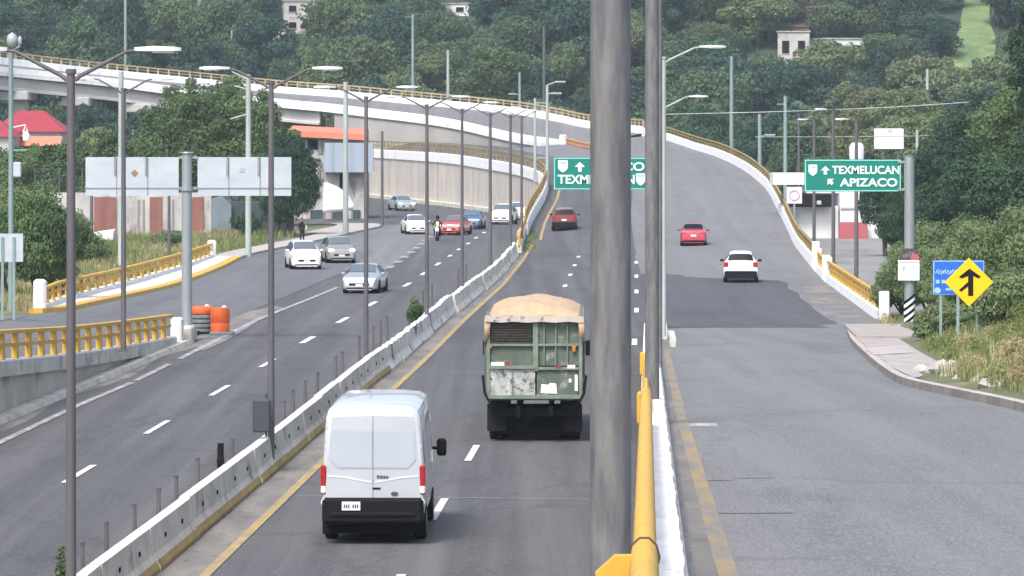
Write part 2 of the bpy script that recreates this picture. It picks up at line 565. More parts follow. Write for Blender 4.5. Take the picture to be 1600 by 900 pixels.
# ---- carriageways
c = MB()
LEFT = [(20, -19.2), (150, -19.2), (250, -18.8), (285, -14.6), (321, -10.9), (332, -10.9)]
ds = rng_d(20, 168, 30)
c.strip([V((interp(LEFT, d)[0], d, 0)) for d in ds], [V((div_x(d) + .05, d, 0)) for d in ds], 1)
ds = rng_d(168, 255, 20)
c.strip([V((interp(LEFT, d)[0], d, 0)) for d in ds], [V((tab(R_RIGHT, d).x - .0, d, 0)) for d in ds], 1)
ds = rng_d(255, 332, 16)
c.strip([V((interp(LEFT, d)[0], d, 0)) for d in ds], [V((tab(M_LEFT, d).x, d, 0)) for d in ds], 1)
ds = rng_d(332, 490, 30)
c.strip([V((-44 if d > 334 else -11, d, 0)) for d in ds], [V((tab(M_LEFT, d).x, d, 0)) for d in ds], 1)
road = c.build('road', M['asphalt'], kind='structure')

# the slip road on the right, falling from an overpass behind the camera to the carriageway
KERB = [(-20, 7.3), (30, 8.0), (60, 8.75), (70, 8.75), (79, 8.3), (84.5, 8.15), (92.6, 8.5), (107, 9.35), (125, 10.5), (145, 12.0), (151, 13.4), (160, 15.35)]
c = MB()
ds = rng_d(-20, 160, 60)
c.strip([V((div_x(d) + .2, d, zramp(d) + .006)) for d in ds], [V((interp(KERB, d)[0] + .05, d, zramp(d) + .006)) for d in ds], 2)
ds = rng_d(160, 168, 6)
c.strip([V((div_x(d) + .2, d, zramp(d) + .006)) for d in ds], [V((15.4, d, zramp(d) + .006)) for d in ds], 2)
ds = rng_d(168, 262, 20)
c.strip([V((6.15 + (d - 168) * .018, d, .006)) for d in ds], [V((tab(R_RIGHT, d).x, d, .008 + tab(R_RIGHT, d).z)) for d in ds], 2)
c.build('slip_road', M['asphalt_pale'], kind='structure')
c = MB()
ds = rng_d(153, 222, 24)
c.strip([V((div_x(min(d, 176)) + .55, d, zramp(d) + .012)) for d in ds], [V(((12.3 if d < 160 else 13.2) + (d - 168) * .022 + .10 * math.sin(d * .55) * (d > 160) + .08 * math.sin(d * 1.7), d, zramp(d) + .012)) for d in ds], 3)
c.build('resurfaced_patch', M['asphalt_dark'], kind='structure')
# where both climb, banked, to the flyover
c = MB()
ds = rng_d(255, 432, 60)
nn = 12
vs, fs, ms = [], [], []
def deck_pt(d, t):
    a, b = tab(M_LEFT, d), tab(R_RIGHT, d)
    p = a.lerp(b, t)
    if d < 300: p.z = b.z * max(0, (t - .35) / .65) ** 1.3 * (300 - d) / 45 + p.z * (d - 255) / 45
    p.z += .01
    return p


def deck_z(x, d):
    if d < 255: return .01
    a, b = tab(M_LEFT, d), tab(R_RIGHT, d)
    return deck_pt(d, (x - a.x) / (b.x - a.x)).z


for d in ds:
    for k in range(nn + 1):
        vs.append(deck_pt(d, k / nn))
for i in range(len(ds) - 1):
    for k in range(nn):
        o = i * (nn + 1) + k
        fs.append((o, o + 1, o + nn + 2, o + nn + 1)); ms.append(0 if k < 5 else 1)
c.add(vs, fs, ms)
c.build('approach_road', [M['asphalt'], M['asphalt_pale']], kind='structure', smooth=60)

# the viaduct: left edge and right edge at deck level
VL = [D(886, 236, 432), D(870, 231, 435), D(813, 222.5, 448), D(767, 212.5, 455), D(722, 202, 459), D(660, 191.5, 464), D(572, 181, 468), D(505, 173, 470), D(460, 169, 470.5), D(330, 155, 470), D(192, 136.5, 466), D(113, 128, 462), D(17, 118.5, 456), D(-150, 100, 440)]
VR = [D(1005, 209, 438), D(921, 200.5, 455), D(870, 190, 462), D(813, 180, 467), D(736, 171.5, 472), D(638, 162.5, 476), D(540, 153, 478), D(443, 146, 480), D(330, 135, 480), D(192, 121.5, 476), D(100, 112, 471), D(18, 102.5, 466), D(-150, 84, 450)]
VLs, VRs = resample(smooth_path(VL, 8), .9), resample(smooth_path(VR, 8), .9)


def along(path, t):
    x = t * (len(path) - 1); i = min(int(x), len(path) - 2)
    return path[i].lerp(path[i + 1], x - i)


# lower carriageway continuing left under the viaduct, on top of the retaining wall
ML_tail = [tab(M_LEFT, d) for d in (425, 432, 440, 450, 462, 475, 500)]
MR_tail = [D(886, 237, 431), D(870, 233, 431.5), D(813, 231, 446), D(767, 228, 453), D(722, 225, 457), D(660, 222, 463), D(560, 218, 480)]
c = MB()
ta, tb = smooth_path(ML_tail, 6), smooth_path(MR_tail, 6)
c.strip([p + V((0, 0, .012)) for p in ta], [p + V((0, 0, .012)) for p in tb], 3)
c.build('lower_road', M['asphalt'], kind='structure', smooth=60)

# exit ramp on the left
c = MB()
ds = rng_d(20, 168, 50)
c.strip([tab(E_FAR, d, 0, .012) for d in ds], [tab(E_NEAR, d, 0, .012) for d in ds], 3)
ds = rng_d(168, 262, 20)
c.strip([tab(E_FAR, d, 0, .014) for d in ds], [V((-11.9 + (d - 168) * .045, d, .014)) for d in ds], 3)
c.build('exit_ramp', asphalt('asphalt_ramp', (.115, .12, .128), (.095, .098, .106), (.15, .15, .152)), kind='structure')
# ground to the left, level with the ramp
c = MB()
ds = rng_d(20, 330, 60)
c.strip([V((-150, d, tab(E_FAR, d).z - .05)) for d in ds], [V((min(tab(E_FAR, d).x + .3, -11.5 if d > 262 else 0), d, tab(E_FAR, d).z - .02)) for d in ds], 8)
c.build('left_verge', M['soil'], kind='structure')
c = MB()
c.strip([V((-60, d, tab(E_FAR, d).z + .005)) for d in (128, 142, 155)], [V((tab(E_FAR, d).x + .2, d, tab(E_FAR, d).z + .008)) for d in (128, 142, 155)], 4)
c.build('cross_street', M['asphalt_pale'], kind='structure')
c = MB()
kl = [tab(LEFT, d) for d in rng_d(255, 332, 14)]
# pavement beside the left road
ds = rng_d(246, 330, 24)
KX = [(246, -16.6), (255, -16.2), (282, -13.6), (300, -12.2), (321, -10.4), (328, -10.6), (333, -12.5)]
top_in = [V((interp(KX, d)[0], d, .16)) for d in ds]
top_out = [V((interp(KX, d)[0] - (2.0 if d < 300 else 3.6), d, .16)) for d in ds]
c.strip(top_out, top_in, 1)
c.strip(top_in, [p - V((0, 0, .2)) for p in top_in], 1)
c.build('pavement', M['sidewalk'], kind='structure')
# paler lane and dusty shoulders
c = MB()
ds = rng_d(228, 330, 20)
LB = [(228, -7.2), (235, -6.9), (258, -6.5), (292, -6.0), (330, -5.6)]
c.strip([V((interp(KX, d)[0] if d > 246 else -13.5, d, .016)) for d in ds], [V((interp(LB, d)[0] + .12 * math.sin(d), d, .016)) for d in ds], 1)
c.build('old_asphalt_lane', M['asphalt_pale'], kind='structure')
c = MB()
ds = rng_d(20, 279, 70)
c.strip([V((interp(MEDIAN, d)[0] + .2, d, .004)) for d in ds if d <= 256], [V((interp(M_YEL, d)[0] + .05, d, .004)) for d in ds if d <= 256], 1)
ds = rng_d(60, 172, 30)
c.strip([V((tab(E_NEAR, d).x - .3 if d < 168 else -12.1, d, .004)) for d in ds], [V((tab(E_NEAR, d).x + .75 + .25 * math.sin(d * .3), d, .004)) for d in ds], 1)
c.strip([G(306, 541, .017), G(330, 520, .017), G(352, 500, .017), G(388, 486, .017), G(430, 478, .017)], [G(318, 548, .017), G(352, 533, .017), G(383, 515, .017), G(410, 497, .017), G(445, 481, .017)], 2)
ds = rng_d(20, 168, 40)
c.build('shoulder_dirt', M['dust'], kind='structure')
c = MB()
ds = rng_d(-20, 165, 40)
c.strip([V((div_x(d) + .4, d, zramp(d) + .009)) for d in ds], [V((div_x(d) + .66 + .05 * math.sin(d * 1.3) + .04 * math.sin(d * .37), d, zramp(d) + .009)) for d in ds], 1)
# dirt patches beside the right parapet
for (x0, x1, y0, y1) in ((1232, 1292, 402, 410), (1238, 1300, 418, 428), (1256, 1310, 446, 458), (1262, 1330, 466, 474), (1278, 1345, 488, 496), (1290, 1330, 478, 482)):
    A_ = [G(x0, y1, .016), G(x0 + (x1 - x0) * .5, y1 + 1, .016), G(x1, y1, .016)]
    B_ = [G(x0 + 4, y0, .016), G(x0 + (x1 - x0) * .5, y0 - 1, .016), G(x1 - 8, y0, .016)]
    c.strip(A_, B_, 2)
c.build('roadside_dust', M['dust'], kind='structure')


# ---- painted markings
def dash(mb, path, d0, w, L, z=.02):
    dd = rng_d(d0 - L / 2, d0 + L / 2, 3)
    mb.strip([V((interp(path, d)[0] - w / 2, d, z)) for d in dd], [V((interp(path, d)[0] + w / 2, d, z)) for d in dd], 1)


L_DASH = [(60, -11.4), (94.7, -10.15), (109, -9.62), (124.5, -9.0), (138, -8.42), (153, -7.8), (169, -7.1), (184.5, -6.4), (207, -5.35), (237, -4.36), (252, -3.88), (265, -3.49), (277, -3.05), (292, -2.6), (306, -2.1), (340, -1.9)]
M_DASH = [(20, -3.9), (85.8, -1.57), (100.3, -1.0), (150, .85), (211, 2.9), (262, 4.5), (284, 5.2), (330, 6.4)]
c = MB()
for d0 in (64.5, 79.5, 94.6, 109.2, 124.3, 138.6, 153.5, 169, 184.3, 206.5, 222, 237, 252, 265, 278, 292, 306):
    dash(c, L_DASH, d0, .17 if d0 < 150 else .24, 4.8 if d0 < 240 else 3.4)
for d0 in (56, 71, 85.9, 100.6, 115.5, 130.5, 145.5, 160.5, 175, 190, 205, 220, 235, 250):
    dash(c, M_DASH, d0, .17 if d0 < 150 else .22, 4.8 if d0 < 160 else 3.0)
c.build('lane_dashes', M['mark'], road)
c = MB()
for d0 in (152, 178, 198, 218, 240):
    dash(c, [(150, 4.55), (178, 5.5), (250, 7.7)], d0, .2, 4.5)
c.build('lane_dash_far', M['mark'], road)
c = MB()
LL = [(60, -14.9), (104, -13.2), (117, -12.7), (128.5, -12.05), (169, -10.72), (197, -9.1), (203, -8.8)]
for a, b in ((80, 128), (129, 138), (141, 203)):
    ds = rng_d(a, b, 16)
    c.strip([V((interp(LL, d)[0] - .11, d, .02)) for d in ds], [V((interp(LL, d)[0] + .11, d, .02)) for d in ds], 1)
for k in range(9):
    d0 = 232 + 9 * k
    dash(c, [(a, b) for a, b in LB], d0, .5, 3.2, .022)
# arrows and stop bars worn into the slip road, and odd tar seams
for (y, x0, x1) in ((665, 1073, 1121),):
    a, b = GR(x0, y), GR(x1, y)
    c.strip([a + V((0, -.25, .012)), b + V((0, -.25, .012))], [a + V((0, .25, .02)), b + V((0, .25, .02))], 1)
c.build('worn_edge_line', M['mark_worn'], road)
c = MB()
ds = rng_d(20, 279, 80)
c.strip([V((interp(M_YEL, d)[0] - .1, d, .018 if d < 255 else .04)) for d in ds], [V((interp(M_YEL, d)[0] + .1, d, .018 if d < 255 else .04)) for d in ds], 1)
ds = rng_d(256, 344, 24)
def yl(d):
    a, b = tab(M_LEFT, d), tab(R_RIGHT, d)
    w = 1.15
    return a + (b - a) * (w / (b - a).length), a + (b - a) * ((w + .22) / (b - a).length)
c.strip([yl(d)[0] + V((0, 0, .03)) for d in ds if d > 279], [yl(d)[1] + V((0, 0, .03)) for d in ds if d > 279], 1)
c.build('yellow_edge_line', M['mark_yellow'], road)
c = MB()
ds = rng_d(20, 116, 50)
RW = .085
RY = [(20, 1.45), (35.6, 1.86), (67.4, 2.83), (110.4, 4.25), (130, 5.0)]
c.strip([V((interp(RY, d)[0] - RW, d, zramp(d) + .012)) for d in ds], [V((interp(RY, d)[0] + RW, d, zramp(d) + .012)) for d in ds], 1)
c.build('worn_yellow_line', M['mark_yellow_worn'], road)
c = MB()
for (y, x0, x1) in ((828, 1092, 1112), (752, 1075, 1145), (803, 1110, 1240), (748, 1150, 1210)):
    a, b = GR(x0, y), GR(x1, y)
    c.strip([a + V((0, -.05, .013)), b + V((0, -.02, .013))], [a + V((0, .05, .013)), b + V((0, .08, .013))], 1)
for d0, w in ((88, .05), (133, .06), (61, .05)):
    c.strip([V((div_x(d0) - .2, d0, .007)), V((interp(MEDIAN, d0)[0] + 1.4, d0 + 1.0, .007))], [V((div_x(d0) - .2, d0 + w * 4, .007)), V((interp(MEDIAN, d0)[0] + 1.4, d0 + 1.0 + w * 4, .007))], 1)
c.build('tar_seams', M['asphalt_pale'], road)


# ================================================================ WALLS, BARRIERS, RAILINGS
def balustrade(parent, path, h=.78, spacing=.33, m='yellow_paint', post=.13, thick=.14, beams=((.0, .1), (.36, .09)), z0=0.0, beamw=None):
    """yellow railing: top beam and waist beam over tapered uprights"""
    path = [V(p) for p in path]
    bw = beamw or thick
    b = MB()
    if beamw:
        b.sweep([p + V((0, 0, z0)) for p in path], [(math.cos(-a) * bw * .5, h - .1 + math.sin(-a) * .1) for a in rng_d(0, 2 * PI, 10)[:-1]])
    else:
        b.sweep([p + V((0, 0, z0)) for p in path], [(-bw / 2, h - .13), (-bw / 2, h - .02), (-bw / 2 + .03, h), (bw / 2 - .03, h), (bw / 2, h - .02), (bw / 2, h - .13)])
    b.build('top_beam', M[m], parent, smooth=50)
    b = MB()
    b.sweep([p + V((0, 0, z0)) for p in path], [(-thick * .32, h * .42), (-thick * .32, h * .54), (thick * .32, h * .54), (thick * .32, h * .42)])
    b.build('waist_beam', M[m], parent)
    pts = resample(path, spacing)
    first = None
    for i, p in enumerate(pts):
        q = pts[min(i + 1, len(pts) - 1)] if i < len(pts) - 1 else p * 2 - pts[i - 1]
        a = math.atan2((q - p).y, (q - p).x)
        if first is None:
            b = MB(); b.box((0, 0, (h - .12) / 2), (post, thick * .8, h - .12), 0, 0, .8)
            u = first = b.build('upright', M[m], parent)
        else:
            u = first.copy(); COL.objects.link(u)
        u.location = (p.x, p.y, p.z + z0); u.rotation_euler = (0, 0, a)


# ---- jersey barrier blocks along the median: each block is a thing
JP = [(-.3, 0), (-.3, .08), (-.17, .32), (-.11, .8), (.11, .8), (.17, .32), (.235, .2), (.3, .08), (.3, 0)]
med = resample(smooth_path([V((x, d, 0)) for d, x in MEDIAN], 6), 6.0)
for i in range(len(med) - 1):
    a, b = med[i], med[i + 1]
    d = a.y
    if d < 44: continue
    t = (b - a).normalized()
    jx = random.uniform(-.035, .035) * (1.6 if d > 140 else 1)
    jz = random.uniform(-.015, .02)
    gap = random.choice((.02, .03, .05, .16))
    pa, pb = a + t * gap + V((jx, 0, jz)), b - t * .02 + V((jx + random.uniform(-.03, .03), 0, jz))
    bl = MB()
    n = 10 if d > 120 else 6
    path = [pa.lerp(pb, k / n) for k in range(n + 1)]
    old = d > 128
    prof = JP
    if old:      # broken, lumpy tops
        rings = []
        for k, p in enumerate(path):
            r = V((t.y, -t.x, 0))
            w = random.uniform(-.05, .02)
            rings.append([p + r * (u + random.uniform(-.012, .012)) + V((0, 0, max(0, v + (w if v > .7 else 0)))) for u, v in prof])
        bl.loft(rings, [0, 0, 0, 1, 0, 0, 0, 0, 0])
    else:
        bl.sweep(path, prof, [0, 0, 0, 1, 0, 0, 2, 2, 0])
    # lifting slots
    if d < 130:
        for q in (.3, .72):
            p = pa.lerp(pb, q)
            r = V((t.y, -t.x, 0))
            bl.box(p + r * .157 + V((0, 0, .5)), (.02, .16, .09), 3, math.atan2(t.y, t.x) - PI / 2)
    o = bl.build('concrete_barrier', [M['conc_dirty'] if old else M['concrete'], M['conc_white'], M['yellow_dull'] if not old else M['conc_dirty'], M['dark']], bevel=.012 if d < 110 else 0)
    if old:
        tag(o, 'chipped and stained concrete barrier block in the far stretch of the median', 'barrier', 'old concrete barrier blocks along the far median')
    else:
        tag(o, 'pale concrete barrier block with yellow foot along the near stretch of the median', 'barrier', 'pale concrete barrier blocks along the near median')

# thin steel stakes standing behind the barrier
stk = [(124, 870, 842), (169, 842, 810), (206, 810, 783), (241, 783, 758), (269, 762, 738), (301, 738, 711), (327, 715, 698), (353, 700, 681), (459, 628, 604), (478, 615, 590), (497, 600, 577), (443, 640, 622), (543, 578, 552), (556, 570, 545), (588, 552, 520), (600, 545, 513), (612, 538, 506), (625, 529, 497), (638, 521, 489), (688, 478, 450), (700, 468, 441), (735, 440, 416), (745, 432, 409)]
stake0 = None
for i, (px, yb, yt) in enumerate(stk):
    d = 6300 * 7.4 / (yb + 4 - 195)
    xx = interp(MEDIAN, d)[0] - .36
    h = .8 + (yb - yt) * d / 6300
    if stake0 is None:
        s = MB(); s.tube([(0, 0, 0), (0, 0, .55), (.01, 0, 1.0)], [.045, .045, .04], 7)
        s.tube([(.01, 0, .97), (.01, 0, 1.0)], [.055, .055], 7)
        o = s.build('steel_stake', M['pole_dark'], smooth=40)
        stake0 = o
    else:
        o = stake0.copy(); COL.objects.link(o)
    o.location = (xx, d, 0); o.scale = (1, 1, max(1.05, h))
    o.rotation_euler = (random.uniform(-.02, .02), random.uniform(-.02, .02), random.random() * 6)
    tag(o, 'thin rusty steel stake standing in a row behind the median barrier', 'stake', 'steel stakes in a row behind the median barrier')

# ---- divider between the main carriageway and the slip road
ds = rng_d(8, 160, 76)
w = thing('divider_wall', 'retaining wall with white cap between the main road and the higher slip road', 'wall', (0, 0, 0))
b = MB()
b.loft([[V((div_x(d) + .02, d, -.05)), V((div_x(d) + .02, d, zramp(d) + .05)), V((div_x(d) + .34, d, zramp(d) + .05)), V((div_x(d) + .34, d, -.05))] for d in ds])
b.build('wall_face', M['concrete'], w)
b = MB()
dd = rng_d(8, 138, 200)
b.loft([[V((div_x(d) - .10, d, zramp(d) + .0)), V((div_x(d) - .10, d, zramp(d) + .42)), V((div_x(d) + .20 + .01 * math.sin(d * 3.1) + random.uniform(-.008, .008), d, zramp(d) + .42 + random.uniform(-.01, .005))), V((div_x(d) + .27 + random.uniform(-.012, .012), d, zramp(d) + .38)), V((div_x(d) + .30 + random.uniform(-.012, .012), d, zramp(d) + .0))] for d in dd])
b.build('white_cap', mat('peeling_whitewash', (.86, .86, .85), (.74, .74, .73), 2.2, .8, spots=(.40, .40, .39), sscale=7, slo=.6, shi=.7, bump=.12, bscale=8), w)
ds = rng_d(138, 158, 8)
b = MB()
b.loft([[V((div_x(d) - .02, d, zramp(d))), V((div_x(d) + .02, d, zramp(d) + .5 + .1 * math.sin(d))), V((div_x(d) + .36, d, zramp(d) + .45 + .1 * math.sin(d * 1.7))), V((div_x(d) + .42, d, zramp(d)))] for d in ds])
b.build('broken_end', M['conc_dirty'], w)
p = V((div_x(134) + .2, 134, zramp(134)))
b = MB(); b.cbox(p + V((0, 0, .4)), (.24, .24, .8), .03); b.build('end_post', M['white_paint'], w)
for k, (a, bb) in enumerate(((8, 21.3), (24.4, 53.6), (58, 76))):
    rail = thing('railing', ['near length of yellow railing on the white divider wall at the bottom edge', 'long yellow railing on the white divider wall starting below the big lamp pole', 'short yellow railing just beyond the second lamp pole on the divider', 'farthest yellow railing on the divider beside the slip road'][k], 'railing', (0, 0, 0), group='yellow railings on the divider wall')
    path = [V((div_x(d) - .015, d, zramp(d) + .42)) for d in rng_d(a, bb, 16)]
    balustrade(rail, path, .76 if k == 0 else (.52 if k == 1 else .34), 2.6, 'yellow_paint', .3, .12 if k == 0 else .2, beamw=.15 if k < 2 else .1)
    e = path[-1]
    b = MB(); b.cbox(e + V((-.02, .02, .24)), (.2, .14, .44), .03); b.build('end_post', M['yellow_paint'], rail)
    if k > 0: continue
    b = MB(); b.prism([(-.03, -.5), (-.25, -.5), (-.25, -.12), (-.15, -.03), (-.03, -.03)], -.05, .05); o = b.build('fin', M['yellow_paint'], rail); o.location = e + V((-.02, -.6, .76))
    b = MB(); b.sweep([path[-1] + V((0, -.06, .66)), path[-1] + V((0, .0, .66))], [(math.cos(-a) * .085, math.sin(-a) * .108) for a in rng_d(0, 2 * PI, 10)[:-1]]); b.build('joint_ring', M['bark'], rail)
# broken bits and reflector posts where the divider ends
for (px, yt, yb, lab) in ((1050, 516, 542, 'leaning whitewashed concrete stump where the divider wall ends'), (1037, 497, 530, 'stained low concrete stump just beyond the divider end')):
    q = GR(px, yb)
    b = MB(); h = (yb - yt) * q.y / 6300
    b.loft([[(-.10, -.2, 0), (.10, -.2, 0), (.10, .2, 0), (-.10, .2, 0)], [(-.08, -.18, h * .55), (.11, -.18, h * .55), (.09, .18, h * .55), (-.08, .18, h * .55)], [(-.14, -.15, h), (.06, -.15, h * .92), (.06, .15, h * .95), (-.14, .15, h)]])
    o = b.build('concrete_stump', M['conc_white'] if px > 1040 else M['conc_dirty']); o.location = q
    tag(o, lab, 'stump')
q = G(1033.5, 505)
b = MB()
b.tube([(0, 0, 0), (0, 0, 1.0)], .07, 8)
o = b.build('delineator_post', M['sign_white'], smooth=40)
for zz in (.35, .62, .9):
    b = MB(); b.lathe((0, 0, zz), [(.075, 0), (.075, .13)], 8); b.build('dark_band', M['black'], o)
o.location = q
tag(o, 'small black and white banded marker post at the tip of the divider', 'post')

# ---- retaining wall carrying the main carriageway over to the left
w = thing('retaining_wall', 'long curved panel wall with white coping and dull yellow rail beside the left road', 'wall')
wp = resample(smooth_path([tab(M_LEFT, d) for d in (296, 304, 312, 322, 335, 345, 352, 358, 366, 374, 383, 395, 407, 425, 450, 475, 500)], 5), 1.0)
b = MB()
b.loft([[V((p.x, p.y, -.05)), V((p.x, p.y, p.z + .02)), V((p.x + .02, p.y + .5, p.z + .02)), V((p.x + .02, p.y + .5, -.05))] for p in wp])
b.build('panels', M['wall_panel'], w)
b = MB()
for k in range(8, len(wp) - 1, 11):
    p = wp[k]; t = (wp[k + 1] - p); a = math.atan2(t.y, t.x)
    if p.z > .8:
        b.box((p.x, p.y - .01, p.z / 2), (.09, .05, p.z), 0, a)
b.build('panel_joints', mat('panel_joint', (.27, .245, .22)), w)
wq = [p for p in wp]
b = MB()
b.sweep(wq, [(-.12, -.12), (-.12, .78), (-.06, .82), (.2, .82), (.24, .4), (.26, .01)])
b.build('coping', M['white_paint'], w)
b = MB()
b.sweep([V((p.x, p.y, 0)) + V((-.1, -.1, 0)) for p in wp if p.y < 475], [(-.5, .0), (-.48, .35), (-.1, .42), (.1, .42), (.1, 0)])
b.build('foot_kerb', M['concrete'], w)
balustrade(w, [p + V((.04, .05, .8)) for p in wp], 1.0, 2.4, 'yellow_dull', .2, .14)
# the yellow railing at the low end of that wall
rl = thing('railing', 'bright yellow railing at the low near end of the curved retaining wall', 'railing')
rp = resample([tab(M_LEFT, d, -.05) for d in rng_d(258, 298, 10)], 1.0)
b = MB(); b.sweep(rp, [(-.2, -.05), (-.18, .5), (.16, .5), (.2, -.05)]); b.build('base_wall', M['conc_dirty'], rl)
balustrade(rl, [p + V((0, 0, .48)) for p in rp], .72, 2.2, 'yellow_paint', .2, .16)

# ---- parapet on the right of the slip road
rr = [tab(R_RIGHT, d) for d in (167, 180, 196, 211, 220)]
def parapet(name, label, pts, hw, style, railh, sp, cat='railing', ends=(True, True)):
    o = thing(name, label, cat)
    pp = resample(pts, 1.0)
    b = MB(); b.sweep(pp, [(-.16, -.1), (-.14, hw), (.14, hw), (.16, -.1)]); b.build('parapet_wall', M['white_paint'], o)
    balustrade(o, [p + V((0, 0, hw)) for p in pp], railh, sp, style, .14, .16)
    for k, e in ((0, pp[0]), (1, pp[-1])):
        if ends[k]:
            b = MB(); b.cbox(e + V((0, -.2 if k == 0 else .2, (hw + railh) / 2 + .08)), (.42, .42, hw + railh + .2), .05); b.build('end_post', M['white_paint'], o)
    return o
parapet('railing', 'bright yellow railing on white parapet ending at a white post by the green sign', [tab(R_RIGHT, d) for d in (167, 180, 196, 210)], .42, 'yellow_paint', .72, 2.4)
parapet('railing', 'short yellow railing length between two white posts beside the slip road', [tab(R_RIGHT, d) for d in (213, 218, 224)], .42, 'yellow_paint', .72, 2.4)
parapet('railing', 'long dull yellow railing on white parapet curving up the right of the flyover', smooth_path([tab(R_RIGHT, d) for d in (228, 246, 263, 285, 305, 325, 344, 362, 381, 400, 420, 436)], 5),   .72, 'yellow_dull', .66, 2.6, ends=(True, False))
# earth fill under the climbing right edge
b = MB()
ds = rng_d(225, 436, 40)
b.strip([tab(R_RIGHT, d, .17, -.05) for d in ds], [V((tab(R_RIGHT, d).x + .25, d, -.1)) for d in ds], 2)
tag(b.build('embankment_wall', M['concrete']), 'plain concrete side wall under the right edge of the climbing road', 'wall')

# ---- the viaduct
vd = thing('viaduct', 'long curved viaduct with white parapets crossing the picture before the wooded hill', 'viaduct')
n = 150
ta = [along(VLs, k / n) for k in range(n + 1)]; tb = [along(VRs, k / n) for k in range(n + 1)]
b = MB(); b.strip([p + V((0, 0, .25)) for p in ta], [p + V((0, 0, .05)) for p in tb], 4); b.build('deck_surface', M['asphalt_pale'], vd, smooth=60)
b = MB(); b.strip([p + V((0, 0, -.25)) for p in tb], [p + V((0, 0, -.25)) for p in ta], 1); b.build('deck_slab', M['concrete'], vd)
b = MB(); b.sweep(VLs, [(-.16, -.1), (-.18, .25), (-.16, .92), (.12, .92), (.16, -.1)], 0); b.sweep(VLs, [(-.2, .3), (-.2, .36), (-.15, .36), (-.15, .3)], 0)
b.build('near_parapet', M['white_paint'], vd)
b = MB(); b.sweep(VRs, [(-.16, -.3), (-.14, .82), (.14, .82), (.18, -.3)]); b.build('far_parapet', M['white_paint'], vd)
rail = [p + V((0, 0, .82)) for p in VRs]
b = MB(); b.sweep(rail, [(-.09, .58), (-.09, .74), (.09, .74), (.09, .58)]); b.sweep(rail, [(-.06, .28), (-.06, .36), (.06, .36), (.06, .28)]); b.build('handrail', mat('weathered_yellow_rail', (.44, .34, .19), (.33, .26, .16), 1.2), vd)
b = MB(); b.box((0, 0, .3), (.2, .17, .6)); po = b.build('rail_post', bpy.data.materials['weathered_yellow_rail'], vd)
for k, p in enumerate(resample(rail, 1.3)[:99]):
    u = po if k == 0 else po.copy()
    if k: COL.objects.link(u)
    u.location = p
# girders under the bridge spans, abutment wall at their right end
sp = [p for p in VLs if p.x < D(509, 0, 470).x]
b = MB(); b.sweep([p + V((0, .7, 0)) for p in sp], [(-.3, -1.7), (-.3, -1.45), (-.1, -1.3), (-.1, -.1), (.3, -.1), (.3, -1.7)]); b.sweep([p + V((0, 4.5, 0)) for p in sp], [(-.3, -1.6), (-.3, -.1), (.3, -.1), (.3, -1.6)]); b.build('girder', mat('girder_concrete', (.50, .49, .47), (.40, .39, .38), .4, .9), vd)
ab = [p for p in VLs if p.x >= D(512, 0, 470).x]
b = MB()
b.loft([[V((p.x, p.y + .12, -.1)), V((p.x, p.y + .12, p.z - .08)), V((p.x, p.y + .8, p.z - .08)), V((p.x, p.y + .8, -.1))] for p in ab])
b.build('abutment_wall', mat('abutment_concrete', (.36, .345, .33), (.28, .27, .26), .35, .9, stretch=(1, 1, .4)), vd)
for px in (22, 108, 196):
    p = min(VLs, key=lambda q: abs(q.x - D(px, 0, 460).x)); q = min(VRs, key=lambda r: abs(r.x - p.x - 1))
    b = MB()
    c0 = p.lerp(q, .45)
    top = p.z - 1.75
    b.cbox((c0.x, c0.y, top - .5), (3.2, 9.0, 1.0), .1)
    b.cbox((c0.x, c0.y - .3, (top - 1.0) / 2 - .2), (1.9, 3.0, top - .6), .12)
    b.build('pier', mat('pier_concrete_%d' % px, (.44, .44, .44), (.36, .36, .36), .5, .9), vd)
# crash barrel stack at the nose between the two carriageways
w = thing('gore_barrier', 'orange and white crash barrier on the nose where the flyover splits', 'barrier')
gp = [D(884, 236, 431), D(897, 240, 424), D(913, 244, 416), D(935, 248, 408)]
gp = resample(smooth_path(gp, 5), .7)
b = MB(); b.sweep([p - V((0, 0, .3)) for p in gp], [(-.3, 0), (-.2, .85), (.2, .85), (.3, 0)]); b.build('white_base', M['conc_white'], w)
balustrade(w, [p + V((0, 0, .5)) for p in gp], .95, 1.4, 'rail_orange', .25, .2)
b = MB(); b.cbox(gp[0] + V((-.3, 0, .7)), (.8, .9, 2.1), .12); b.build('end_block', M['conc_white'], w)

# ---- exit ramp's wall and railings
w = thing('ramp_wall', 'stained concrete retaining wall of the exit ramp at the lower left', 'wall')
ds = rng_d(30, 150, 60)
b = MB(); b.loft([[tab(E_NEAR, d, .0) * 1.0 - V((0, 0, tab(E_NEAR, d).z + .1)), tab(E_NEAR, d, 0, -.3), tab(E_NEAR, d, -.3, -.3), tab(E_NEAR, d, -.3) - V((0, 0, tab(E_NEAR, d).z + .1))] for d in ds if tab(E_NEAR, d).z > .32])
b.build('wall_face', mat('stained_wall', (.52, .46, .38), (.36, .32, .27), .6, .95, stretch=(1, .5, .6), spots=(.16, .14, .12), sscale=.7, sstretch=(1, .5, .5), slo=.54, shi=.7), w)
b = MB(); b.sweep([tab(E_NEAR, d, .02) for d in rng_d(30, 149, 60)], [(-.22, -.36), (-.22, .1), (.12, .1), (.16, .06), (.16, -.36)], [0, 0, 1, 0, 0, 0]); b.build('edge_beam', [M['concrete'], M['conc_white']], w)
b = MB(); b.sweep([V((tab(E_NEAR, d).x + .32, d, 0)) for d in rng_d(30, 152, 60)], [(-.3, 0), (-.3, .16), (.1, .16), (.16, 0)]); b.build('foot_kerb', M['concrete'], w)
p = tab(E_NEAR, 150.5)
